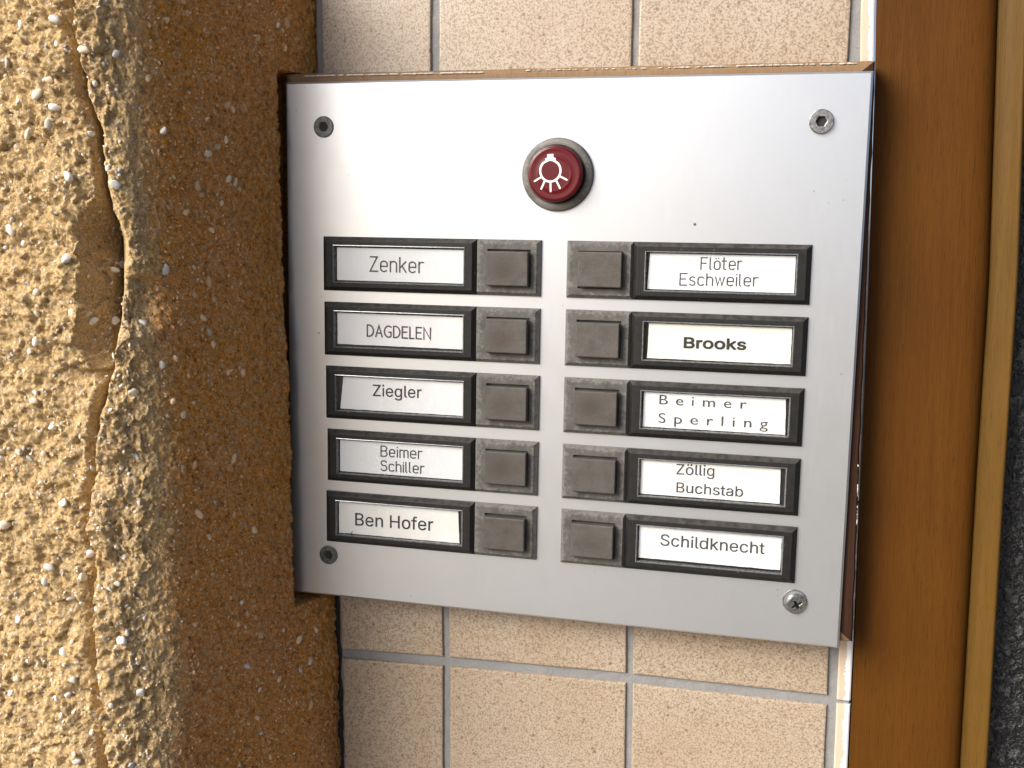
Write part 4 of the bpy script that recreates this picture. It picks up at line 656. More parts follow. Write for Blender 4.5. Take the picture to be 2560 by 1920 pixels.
# long crack between the outer lump and the ridge: a wedge that deepens to the right, then rises abruptly
gl = np.array([(40, -33), (14.6, -30.7), (-5.5, -29.6), (-17.6, -27), (-25.8, -24.2), (-42.2, -22.4), (-56, -21.5), (-67, -17.7), (-79, -18.2), (-95, -19.4), (-114, -22.2),
               (-125, -25.6), (-144, -29.5), (-170, -32.1), (-188, -31.4), (-206, -32.1), (-228, -30.0), (-265, -28.6), (-350, -26)])
Xp_, Yp_ = X * CT - Y * ST, X * ST + Y * CT        # wall frame -> panel frame
Yn_ = Yp_
Xp_ = 212 + (Xp_ - 212) / 1.0415; Yp_ = -63 + (Yp_ + 63) / 1.0415      # the crack below was measured for a face 14 mm nearer
xg = np.interp(-Yp_, -gl[:, 0], gl[:, 1]) + 0.9 * fbm(Y, Y * 0, Y * 0, 7, 3, 0.6, 71)
big = sstep(-50, -64, Yp_) * (1 - sstep(-104, -121, Yp_))
pitz = np.exp(-((Yp_ + 68) / 8.5) ** 2)
wid = 4.2 + 9.5 * big + 2.5 * pitz + 1.6 * fbm(Y, Y * 0, Y * 0, 15, 3, 0.6, 81) + 5.0 * big * fbm(X, Y, Z, 9, 3, 0.6, 83)
dep = 6.5 + 3.5 * fbm(Y, Y * 0, Y * 0, 12, 3, 0.6, 91) + 15.0 * big + 10.0 * pitz
dx = Xp_ - xg
wedge = np.clip((dx + wid) / wid, 0, 1) ** (0.9 - 0.45 * big) * (dx < 0) + (dx >= 0) * (1 - sstep(0, 1.6, dx))
onfront = 1 - sstep(2, 7, U)
D -= dep * wedge * onfront
D -= onfront * (4.5 + 3.5 * fbm(Y, Y * 0, Y * 0, 10, 3, 0.6, 87)) * np.exp(-((dx + 0.7) / 0.75) ** 2)
D += onfront * (dx > 0) * 1.4 * sstep(0, 3, dx) * (1 - sstep(6, 14, dx))
# the lump left of the crack: small horizontal ledges
for (ya, xa, xb, dd) in ((-114.5, -42, -24, 3.2), (-163, -39, -33, 2.6), (-203, -41, -33, 2.2)):
    e = (Yp_ - ya + 4.0 * fbm(X, Y, Z, 8, 3, 0.6, 95)); D -= dd * sstep(xa - 3, xa + 5, Xp_) * (Xp_ < xg) * np.where(e > 0, np.exp(-(e / 1.0) ** 2), np.exp(-(e / 5.0) ** 2))
# break in the corner at mid height with a ledge above it
e = Yp_ + 80 + 1.0 * fbm(X, Y, Z, 6, 2, 0.5, 96)
D -= 5.2 * (e < 0) * sstep(0.5, -2.0, e) * (1 - sstep(-10, -24, e)) * np.exp(-((U - 3) / 13.0) ** 2)
D += 1.6 * np.exp(-((e - 4) / 4.0) ** 2) * np.exp(-((U - 5) / 14.0) ** 2)
Xd = X + D * Nn[..., 0]; Zd = Z + D * Nn[..., 1]
# notch cut for the box of the doorbell panel
nz = sstep(0, 3.5, 6.5 + 1.3 * fbm(Y, Y * 0, Y * 0, 14, 4, 0.6, 101) - Zd) * (U > 0)
ny_ = sstep(4.7, 4.0, Yn_) * sstep(-231.5, -228.5, Yn_ + 0.6 * fbm(X, Y, Z, 6, 3, 0.6, 103))
Xd = Xd - nz * ny_ * (Xd + 9.5 + 1.5 * fbm(X, Y, Z, 5, 3, 0.6, 102) - 0.0 * Yp_ + 0.0236 * 0)
wobble = 1.6 * fbm(Y, Y * 0, Y * 0, 12, 5, 0.62, 104)
Xd = Xd + (U > 0) * sstep(10, -15, Zd) * wobble * (1 - ny_)
nyv, nxv = X.shape
verts = np.stack([Xd * MM, -Zd * MM, Y * MM + BASE_H], -1).reshape(-1, 3)
idx = np.arange(nyv * nxv).reshape(nyv, nxv)
quads = np.stack([idx[:-1, :-1], idx[1:, :-1], idx[1:, 1:], idx[:-1, 1:]], -1).reshape(-1, 4)
pil_loc = Vector((XC * MM, -ZC * MM, -0.35 + BASE_H))
pillar = link('concrete_pillar', None, None, pil_loc)
prop(pillar, 'rough ochre washed concrete pillar with white pebbles and a cracked sunlit front', 'pillar', kind='thing')
me = bpy.data.meshes.new('weathered_surface')
lv = verts - np.array(pil_loc)
me.vertices.add(len(lv)); me.vertices.foreach_set('co', lv.ravel())
me.loops.add(quads.size); me.loops.foreach_set('vertex_index', quads.ravel().astype(np.int32))
me.polygons.add(len(quads)); me.polygons.foreach_set('loop_start', np.arange(0, quads.size, 4, dtype=np.int32)); me.polygons.foreach_set('loop_total', np.full(len(quads), 4, dtype=np.int32))
me.update(calc_edges=True); me.validate()
me.polygons.foreach_set('use_smooth', [True] * len(me.polygons))
at = me.attributes.new('skin', 'FLOAT', 'POINT')
at.data.foreach_set('value', np.clip(sstep(2, 22, U + 0.7 * wander) + 0.15 * fbm(X, Y, Z, 3, 3, 0.6, 110), 0, 1).ravel().astype(np.float32))
me.materials.append(M['concrete'])
link('weathered_surface', me, pillar, (0, 0, 0))
# closing body behind the surface
bv = [V(x, y, z) - pil_loc for y in (-349, 61) for x, z in ((-278, 38), (-52, 38), (-40, 28), (-14, -24), (-278, -24))]
link('pillar_core', mesh_from('pillar_core', bv, [(0, 1, 2, 3, 4), (5, 6, 7, 8, 9)] + [(i, (i + 1) % 5, 5 + (i + 1) % 5, 5 + i) for i in range(5)], M['dark']), pillar, (0, 0, 0))

# pebbles: displaced surface positions + normals
S3 = np.stack([Xd, -Zd, Y], -1)
Tu = np.gradient(S3, axis=1); Tv = np.gradient(S3, axis=0)
NN = np.cross(Tu, Tv); NN /= np.linalg.norm(NN, axis=-1, keepdims=True) + 1e-9
flip = np.sign(np.sum(NN * np.stack([Nn[..., 0], -Nn[..., 1], 0 * X], -1), -1)); NN *= flip[..., None]
def pebble_mesh(i):
    bm = bmesh.new(); bmesh.ops.create_icosphere(bm, subdivisions=2 if i < 6 else 1, radius=1.0)
    r = random.Random(i)
    k = [r.uniform(-1, 1) for _ in range(6)]
    planes = [Vector((r.gauss(0, 1), r.gauss(0, 1), r.gauss(0, 1))).normalized() for _ in range(8)]
    for v in bm.verts:
        p = v.co.copy()
        for pl in planes:                      # a few flattened, water-worn faces
            d = p.dot(pl)
            if d > 0.6: p -= pl * (d - 0.6) * 0.95
        p += p * 0.10 * (math.sin(3 * p.x + k[0] * 3) + math.sin(2.7 * p.y + k[1] * 3) * k[2])
        v.co = p
    me = bpy.data.meshes.new('pebble'); bm.to_mesh(me); bm.free()
    me.polygons.foreach_set('use_smooth', [True] * len(me.polygons))
    return me
pshapes = [[None] * len(PEB) for _ in range(6)]
for i in range(6):
    b0 = pebble_mesh(i)
    for j, m in enumerate(PEB):
        c = b0.copy(); c.materials.append(m); pshapes[i][j] = c
def pick(front):
    for _ in range(50):
        i = rng.integers(50, nyv - 60)
        if front: uu = rng.uniform(-71, -1)
        else: uu = rng.uniform(2, side_len - 12)
        j = int(np.searchsorted(u_f, uu)); j = min(max(j, 3), nxv - 4)
        if ny_[i, j] > 0.1 and Zd[i, j] < 30: continue
        return i, j
placed = []
def free(p, r):
    for q, s in placed:
        if (p - q).length < (r + s) * 0.9: return False
    placed.append((p, r)); return True
cnt = 0; tries = 0
while cnt < 300 and tries < 9000:
    tries += 1
    front = cnt < 175
    i, j = pick(front)
    big_ = rng.random() ** 1.6
    r = (0.95 + 1.6 * big_) if front else (0.9 + 1.3 * big_)
    p = Vector(S3[i, j]); n = Vector(NN[i, j])
    if not free(p, r): continue
    sink = rng.uniform(0.0, 0.6) if front else rng.uniform(-0.30, 0.15)
    el = rng.uniform(1.0, 1.5)
    o = link('pebble', pshapes[rng.integers(0, 6)][rng.choice(6, p=[0.45, 0.25, 0.12, 0.18, 0, 0] if front else [0.06, 0.14, 0.03, 0.05, 0.42, 0.30])], pillar)
    sc_ = Vector((r * rng.uniform(0.75, 1.0), r * el, r * rng.uniform(0.6, 0.85))) * MM
    q = n.to_track_quat('Z', 'Y') @ Matrix.Rotation(rng.uniform(-0.7, 0.7) if not front else rng.uniform(0, 6.28), 3, 'Z').to_quaternion()
    o.rotation_mode = 'QUATERNION'; o.rotation_quaternion = q; o.scale = sc_
    o.location = (p + n * (sink * r * 0.6)) * MM + Vector((0, 0, BASE_H)) - pil_loc
    cnt += 1
# grit too small and too many to count
bm = bmesh.new(); bmesh.ops.create_icosphere(bm, subdivisions=1, radius=1.0)
gv_ = np.array([v.co[:] for v in bm.verts]); gf = np.array([[v.index for v in f.verts] for f in bm.faces]); bm.free()
for kind, frac, front in ((0, 0.16, 1), (1, 0.22, 1), (2, 0.12, 1), (4, 0.38, 0), (5, 0.22, 0)):
    nn = int(6000 * frac); AV = []; AF = []
    for k in range(nn):
        i, j = pick(front)
        r = (0.22 + 0.45 * rng.random() ** 1.8) * (1.0 if front else 0.9)
        n = Vector(NN[i, j]); q = np.array((n.to_track_quat('Z', 'Y') @ Matrix.Rotation(rng.uniform(0, 6.28), 3, 'Z').to_quaternion()).to_matrix())
        loc = gv_ * (1 + rng.uniform(-0.22, 0.22, gv_.shape)) * np.array([r * rng.uniform(0.7, 1), r * rng.uniform(1, 1.7), r * 0.7])
        AV.append(loc @ q.T + S3[i, j] + np.array(n) * r * (rng.uniform(-0.1, 0.3) if front else rng.uniform(-0.25, 0.2))); AF.append(gf + len(gv_) * k)
    AV = np.concatenate(AV) * MM + np.array([0, 0, BASE_H]) - np.array(pil_loc); AF = np.concatenate(AF)
    o = link('grit', mesh_from('grit', AV, [tuple(int(a) for a in f) for f in AF], PEB[kind]), pillar, (0, 0, 0))
    prop(o, kind='stuff')

# ================================================================ DOOR (frame board, moulding, hammered glass)
ZB = -15.8
door = link('wooden_door', None, None, W(300, -330, ZB))
prop(door, 'brown stained wooden door edge with rounded honey moulding beside dark hammered glass', 'door', kind='thing')
def dchild(name, verts, faces, mat, **k):
    vv = [Vector(v) for v in verts]; c = sum(vv, Vector()) / len(vv)
    return link(name, mesh_from(name, [v - c for v in vv], faces, mat, **k), door, c - door.location)
gl_pts = [(90, 288.6), (34, 289.9), (-78, 294.6), (-164, 295.6), (-294, 297.9), (-380, 300.2)]
gl_pts = [(-63 + (y_ + 63) * 452.8 / 487, 212 + (x_ - 212) * 452.8 / 487) for y_, x_ in gl_pts]     # measured at depth 50, brought forward to 28
def gxl(y): return float(np.interp(-y, [-p[0] for p in gl_pts], [p[1] for p in gl_pts]))
ysd = np.linspace(85, -375, 60)
def extr(name, prof, mat, yy=ysd, lf=None):
    verts = []; m = len(prof)
    for y in yy:
        b = gxl(y)
        for dx_, z in prof: verts.append(W((b + dx_) if dx_ > -50 else edge_x(y) + 0.4, y, z))
    faces = [(i * m + j, i * m + j + 1, (i + 1) * m + j + 1, (i + 1) * m + j) for i in range(len(yy) - 1) for j in range(m - 1)]
    faces += [tuple(range(m))[::-1], tuple(range((len(yy) - 1) * m, len(yy) * m))]
    o = dchild(name, verts, faces, mat, smooth=True)
    return o
extr('frame_board', [(-60, ZB), (-30, ZB), (-14, ZB), (-9, ZB - 0.12), (-5.5, ZB - 0.6), (-3, ZB - 1.4), (-1.3, ZB - 2.5), (-0.1, ZB - 4.2), (0, ZB - 30)], M['wood'])
arc = [(0.3, ZB - 4.4), (1.5, ZB - 4.3), (3.2, ZB - 3.9), (4.9, ZB - 3.2), (6.4, ZB - 2.2), (7.6, ZB - 1.2), (8.5, ZB - 0.45), (9.2, ZB - 0.2), (9.8, ZB - 0.6), (10.3, ZB - 1.8), (10.5, ZB - 4), (10.5, ZB - 16)]
extr('moulding', [(0.3, ZB - 20)] + arc, M['mould'])
gxs = np.arange(9, 60, 0.8); gys = np.arange(85, -375, -0.8)
A, B = np.meshgrid(gxs, gys)
base = np.array([gxl(y) for y in gys])[:, None]
hz = ZB - 13 + 0.55 * fbm(A, B, A * 0, 2.6, 3, 0.55, 201)
verts = [W(a, b, c) for a, b, c in zip((A + base).ravel(), B.ravel(), hz.ravel())]
nx, ny2 = len(gxs), len(gys)
dchild('glass_pane', verts, [(i * nx + j, (i + 1) * nx + j, (i + 1) * nx + j + 1, i * nx + j + 1) for i in range(ny2 - 1) for j in range(nx - 1)], M['glass'], smooth=True)
bk = [W(x, y, ZB - z) for z in (26, 40) for x, y in ((289, 85), (380, 85), (380, -375), (289, -375))]
dchild('backing', bk, [(0, 1, 2, 3), (4, 5, 6, 7), (0, 1, 5, 4), (1, 2, 6, 5), (2, 3, 7, 6), (3, 0, 4, 7)], M['dark'])

# ================================================================ DOORBELL PANEL
root = link('doorbell_panel', None, None, W(0, 0, 0)); root.rotation_euler = (0, TH, 0)
prop(root, 'brushed aluminium doorbell panel with ten name plates and a red light button', 'doorbell')
PW, PH = 240.0, 226.1
v, f = loops([rect(0, -PH, PW, 0, -1.6), rect(0, -PH, PW, 0, -0.85), rect(0.85, -PH + 0.85, PW - 0.85, -0.85, 0)], cap0=True)
fp = centred('face_plate', v, f, M['alu'], root)
# surround box: four mitred strips, tilted with the wall
def wf_pt(x, y, z):   # wall-aligned point in panel-local metres
    return L(x, y, z)
Fo = [(-1.2, 4.0), (240.6, 4.15), (245.3, -224.2), (4.0, -224.0)]      # outer corners tl tr br bl in panel mm
Fi = [(3.5, -1.5), (234.0, -1.5), (238.4, -218), (8.5, -218)]
def strip(a0, a1, b0, b1, nseg=40, seed=0):
    r = random.Random(seed); verts = []
    prof = [(0.0, -13.6), (0.0, -4.2), (0.10, -3.1), (0.35, -2.6), (1.0, -2.3), (1.0, -13.6)]
    for i in range(nseg + 1):
        t_ = i / nseg
        ox, oy = a0[0] + (a1[0] - a0[0]) * t_, a0[1] + (a1[1] - a0[1]) * t_
        ix, iy = b0[0] + (b1[0] - b0[0]) * t_, b0[1] + (b1[1] - b0[1]) * t_
        j = 0.16 * math.sin(i * 1.7 + seed) * r.random() + r.uniform(-0.07, 0.07)
        for k, (s, z) in enumerate(prof):
            s2 = s + (j / 5 if k in (1, 2, 3) else 0)
            verts.append(L(ox + (ix - ox) * s2, oy + (iy - oy) * s2, z + (j * 0.5 if k in (2, 3) else 0)))
    m = len(prof)
    faces = [(i * m + k, i * m + (k + 1) % m, (i + 1) * m + (k + 1) % m, (i + 1) * m + k) for i in range(nseg) for k in range(m)]
    faces += [tuple(range(m))[::-1], tuple(range(nseg * m, nseg * m + m))]
    return verts, faces
gap = 0.12
for k in range(4):
    a0, a1, b0, b1 = Fo[k], Fo[(k + 1) % 4], Fi[k], Fi[(k + 1) % 4]
    dxn, dyn = a1[0] - a0[0], a1[1] - a0[1]; ln = math.hypot(dxn, dyn); dxn, dyn = dxn / ln * gap, dyn / ln * gap
    v, f = strip((a0[0] + dxn, a0[1] + dyn), (a1[0] - dxn, a1[1] - dyn), (b0[0] + dxn, b0[1] + dyn), (b1[0] - dxn, b1[1] - dyn), seed=k)
    sp_ = centred('surround_strip', v, f, M['boxshade' if k == 1 else 'boxbrown'], root)
    if k == 1: sp_['label'] = 'brown strip beside the door, coloured as shaded by the plate'
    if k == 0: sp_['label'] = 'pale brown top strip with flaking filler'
# old filler squeezed out along the top strip
fv, ff = [], []
def crumbs(x0, x1, y0, y1, zc, n, smin, smax, seed):
    r = np.random.default_rng(seed)
    for k in range(n):
        t_ = r.random(); x = x0 + (x1 - x0) * t_; y = y0 + (y1 - y0) * t_
        s = r.uniform(smin, smax); b0 = len(fv)
        pts = gv_ * (1 + r.uniform(-0.3, 0.3, gv_.shape)) * (np.array([s * r.uniform(1.0, 4.5), s, s * 0.8]) if abs(x1 - x0) > abs(y1 - y0) else np.array([s * 0.7, s, s * r.uniform(1.0, 4.0)]))
        for p in pts: fv.append(L(x + p[0], y + r.uniform(-0.02, 0.02) + (p[1] if abs(x1 - x0) > abs(y1 - y0) else p[2]), zc + (p[2] if abs(x1 - x0) > abs(y1 - y0) else p[1])))
        ff.extend([tuple(int(a) + b0 for a in q) for q in gf])
crumbs(6, 88, 2.75, 2.8, -2.4, 150, 0.16, 0.42, 1); crumbs(105, 175, 3.2, 3.0, -2.5, 60, 0.10, 0.28, 2); crumbs(165, 234, 3.1, 3.2, -2.45, 110, 0.12, 0.36, 3); crumbs(243.2, 244.2, -150, -176, -2.5, 18, 0.12, 0.4, 4)
o = centred('filler_crumbs', fv, ff, M['plaster'], root); prop(o, kind='stuff')

def screw(x, y, r, h, tilt=(0, 0), kind='hex', mat='dullsteel', label=None):
    """countersunk flange head with a recess"""
    n = 40
    if kind == 'hex': rec = [(0.42 * r * (1 + 0.06 * math.cos(6 * a))) for a in [2 * math.pi * i / n for i in range(n)]]
    else:
        rec = []
        for i in range(n):
            a = 2 * math.pi * i / n
            rec.append(r * (0.20 + 0.34 * max(0.0, math.cos(2 * (a - 0.5)) ** 2 * (1 if True else 0)) ** 2.2 + 0.06 * abs(math.cos(4 * a))))
    def ring(rs, z):
        return [Vector((rs[i] * math.cos(2 * math.pi * i / n), rs[i] * math.sin(2 * math.pi * i / n), z)) for i in range(n)]
    R_ = Matrix.Rotation(math.radians(tilt[0]), 3, 'X') @ Matrix.Rotation(math.radians(tilt[1]), 3, 'Y')
    zb = max(0.06, h - 1.2)
    rings = [ring([r] * n, -0.6), ring([r] * n, h * 0.7), ring([r * 0.93] * n, h), ring([v_ * 1.12 for v_ in rec], h + 0.02), ring(rec, h - 0.12), ring([v_ * 0.85 for v_ in rec], zb)]
    pts = []
    for rg_ in rings:
        for p in rg_:
            q = R_ @ (p - Vector((0, 0, h * 0.3))) + Vector((0, 0, h * 0.3)); pts.append(L(x + q.x, y + q.y, q.z))
    faces = []
    for i in range(len(rings) - 1):
        for j in range(n):
            k = (j + 1) % n; faces.append((i * n + j, i * n + k, (i + 1) * n + k, (i + 1) * n + j))
    faces.append(tuple(range((len(rings) - 1) * n, len(rings) * n)))
    o = centred('screw', pts, faces, M[mat], root)
    o.data.materials.append(M['hole'])
    for p in o.data.polygons:
        if len(p.vertices) > 4: p.material_index = 1
    if label: o['label'] = label
    return o
s_tl = screw(17.8, -18.8, 4.5, 0.55, (0, 0), 'hex', 'dullsteel', 'dull grey screw in the upper corner by the pillar')
s_bl = screw(18.6, -207.0, 4.3, 0.55, (0, 0), 'hex', 'dullsteel', 'dark screw below the Ben Hofer plate')
s_tr = screw(222.1, -18.5, 4.6, 1.7, (0, 0), 'hex', 'steel', 'shiny raised screw with stamped marks near the door')
s_br = screw(222.4, -208.9, 4.2, 2.0, (9, 14), 'cross', 'steel', 'tilted cross head screw sticking out of its hole')
# stamped marks round the raised screw's rim
tv, tf = [], []
for k in range(22):
    a = 2 * math.pi * k / 22 + random.uniform(-0.08, 0.08); r0 = 3.25 + random.uniform(-0.2, 0.2); ln = random.uniform(0.35, 0.7); an = a + random.uniform(-0.9, 0.9)
    cx, cy = 222.1 + r0 * math.cos(a), -18.5 + r0 * math.sin(a); ux, uy = math.cos(an) * ln, math.sin(an) * ln; wx, wy = -math.sin(an) * 0.10, math.cos(an) * 0.10
    b0 = len(tv)
    for z in (1.6, 1.86):
        tv += [L(cx - ux - wx, cy - uy - wy, z), L(cx + ux - wx, cy + uy - wy, z), L(cx + ux + wx, cy + uy + wy, z), L(cx - ux + wx, cy - uy + wy, z)]
    tf += [tuple(b0 + i for i in q) for q in ((4, 5, 6, 7), (0, 1, 5, 4), (1, 2, 6, 5), (2, 3, 7, 6), (3, 0, 4, 7))]
centred('stamped_mark', tv, tf, M['steel'], s_tr)
# countersink round the tilted screw
v, f = loops([circ(221.9, -208.2, 5.0, 0.01, 40), circ(221.9, -208.2, 4.9, 0.22, 40), circ(221.9, -208.2, 4.4, 0.22, 40), circ(221.9, -208.2, 4.3, 0.03, 40)], cap1=False)
centred('washer', v, f, M['steel'], root)

# ---- red light button
lb = link('light_button', None, root, L(120.2, -38.6, 0)); lb['label'] = 'round red stair light button in a grey metal collar'
def ring_stack(cx, cy, prof, n=72): return loops([circ(cx, cy, r, z, n) for r, z in prof])
v, f = ring_stack(120.2, -38.6, [(14.75, -0.2), (14.75, 1.1), (14.55, 1.7), (14.0, 2.15), (13.0, 2.45), (12.0, 2.55), (11.75, 2.4), (11.6, 1.2)])
centred('collar', v, f, M['collar'], lb, smooth=False).data.polygons.foreach_set('use_smooth', [True] * (72 * 7 + 1))
v, f = ring_stack(120.2, -38.6, [(11.15, 0.6), (11.15, 5.5), (11.05, 6.3), (10.75, 6.8), (10.2, 7.05), (9.6, 7.0), (8.6, 6.93), (7.2, 6.95), (6.9, 7.04), (6.6, 7.06), (6.3, 7.0), (5.8, 6.98)])
cap = centred('red_cap', v, f, M['red'], lb); cap.data.polygons.foreach_set('use_smooth', [len(p.vertices) == 4 for p in cap.data.polygons])

def ribbon(pts, w, z, closed=False, cap_r=True, F=L):
    """flat stroke of width w through pts (mm), round ended; returns verts, faces"""
    P_ = [Vector((p[0], p[1])) for p in pts]; n = len(P_)
    if cap_r and not closed:
        d0 = (P_[0] - P_[1]).normalized(); d1 = (P_[-1] - P_[-2]).normalized()
    verts, faces = [], []
    rows_ = []
    def side(i):
        if closed: a, b = P_[i - 1], P_[(i + 1) % n]
        else: a, b = P_[max(i - 1, 0)], P_[min(i + 1, n - 1)]
        t0 = (P_[i] - a); t1 = (b - P_[i])
        t0 = t0.normalized() if t0.length > 1e-9 else t1.normalized(); t1 = t1.normalized() if t1.length > 1e-9 else t0
        tn = (t0 + t1); tn = tn.normalized() if tn.length > 0.2 else t0
        nn_ = Vector((-tn.y, tn.x)); c = max(0.45, nn_.dot(Vector((-t0.y, t0.x))))
        return nn_ * (w / 2 / c)
    if cap_r and not closed:
        s = side(0)
        for e, k in ((0.5, 0.45), (0.34, 0.8)): rows_.append((P_[0] + d0 * w * e, s * k))
    for i in range(n): rows_.append((P_[i], side(i)))
    if cap_r and not closed:
        s = side(n - 1)
        for e, k in ((0.34, 0.8), (0.5, 0.45)): rows_.append((P_[-1] + d1 * w * e, s * k))
    for c, s in rows_:
        verts += [F(c.x + s.x, c.y + s.y, z), F(c.x - s.x, c.y - s.y, z)]
    m = len(rows_)
    for i in range(m - 1 + (1 if closed else 0)):
        a, b = i * 2, ((i + 1) % m) * 2
        faces.append((a, a + 1, b + 1, b))
    return verts, faces
def add(acc, vf):
    b = len(acc[0]); acc[0].extend(vf[0]); acc[1].extend(tuple(i + b for i in q) for q in vf[1])
# lamp symbol, centred on the cap; units zoom px / 40 -> mm
sx = lambda x: 120.2 + (x - 812) / 40.0
sy = lambda y: -38.6 - (y - 868) / 40.0
acc = ([], [])
body = []
for i in range(40):
    a = 2 * math.pi * i / 40
    x = 745 + 166 * math.cos(a); y = 820 + 172 * math.sin(a)
    if y < 700: x = 745 + (x - 745) * (1 - 0.30 * ((700 - y) / 60)); 
    body.append((sx(x), sy(y)))
add(acc, ribbon(body, 0.82, 7.12, closed=True))
for i, (x0, y0, x1, y1) in enumerate(((592, 925, 492, 985), (655, 985, 602, 1105), (752, 1008, 757, 1145), (845, 975, 908, 1092), (905, 908, 1015, 962))):
    add(acc, ribbon([(sx(x0), sy(y0)), (sx(x1), sy(y1))], 0.72, 7.13 + 0.005 * i))
add(acc, ([L(sx(x), sy(y), 7.17) for x, y in ((690, 562), (790, 557), (790, 612), (830, 622), (828, 660), (745, 632), (660, 668), (655, 630), (692, 614))], [tuple(range(9))]))
centred('lamp_symbol', acc[0], acc[1], M['symbol'], lb)

# ---- shared meshes for the ten bells
HW, HH = 69.2, 23.2
def c_mesh(name, v, f, mat, **k): return mesh_from(name, v, f, mat, **k)
hx, hy = HW / 2, HH / 2
wx_, wy_ = 29.6, 8.1
v, f = loops([rect(-hx, -hy, hx, hy, -0.1), rect(-hx, -hy, hx, hy, 0.9), rect(-hx + 1.9, -hy + 1.75, hx - 1.9, hy - 1.75, 2.7), rect(-wx_, -wy_, wx_, wy_, 2.75), rect(-wx_, -wy_, wx_, wy_, 0.8)])
me_holder = c_mesh('name_holder', v, f, M['holder'], bevel=0.09, seg=1)
v, f = loops([rect(-wx_ + .04, -wy_ + .04, wx_ - .04, wy_ - .04, 0.9), rect(-wx_ + .04, -wy_ + .04, wx_ - .04, wy_ - .04, 2.85), rect(-wx_ + .3, -wy_ + .3, wx_ - .3, wy_ - .3, 2.95), rect(-wx_ + 0.62, -wy_ + 0.55, wx_ - 0.62, wy_ - 0.55, 2.6), rect(-wx_ + 0.8, -wy_ + 0.7, wx_ - 0.8, wy_ - 0.7, 1.2)], cap1=False)
me_rim = c_mesh('window_rim', v, f, M['rim'])
v, f = loops([rect(-wx_ + .85, -wy_ + .75, wx_ - .85, wy_ - .75, 2.0), rect(-wx_ + .85, -wy_ + .75, wx_ - .85, wy_ - .75, 2.2), rect(-wx_ + 1.2, -wy_ + 1.05, wx_ - 1.2, wy_ - 1.05, 2.42)], cap0=True)
me_cover = c_mesh('clear_cover', v, f, M['cover'])
bx, by = 27.2 / 2, HH / 2
def base_mesh(side):
    # chamfer on three sides; the inner side butts against the name holder
    l, r = (0.25, 1.7) if side == 'L' else (1.2, 0.9)
    kx, ky = 9.2, 7.55
    rr = [rect(-bx, -by, bx, by, -0.1), rect(-bx, -by, bx, by, 0.9), rect(-bx + l, -by + 1.4, bx - r, by - 1.4, 2.35)]
    cxo = 0.3 if side == 'L' else 0.5
    rr += [rect(cxo - kx, -ky, cxo + kx, ky, 2.35), rect(cxo - kx, -ky, cxo + kx, ky, 0.6)]
    v_, f_ = loops(rr)
    return c_mesh('button_base', v_, f_, M['base'], bevel=0.14, seg=2)
me_base = {'L': base_mesh('L'), 'R': base_mesh('R')}
v, f = loops([rect(-8.95, -7.1, 8.95, 7.1, -3.4), rect(-8.95, -7.1, 8.95, 7.1, -0.35), rect(-8.7, -6.75, 8.7, 6.75, 0)], cap0=True)
me_cap = c_mesh('push_button', v, f, M['cap'], bevel=0.26, seg=2)

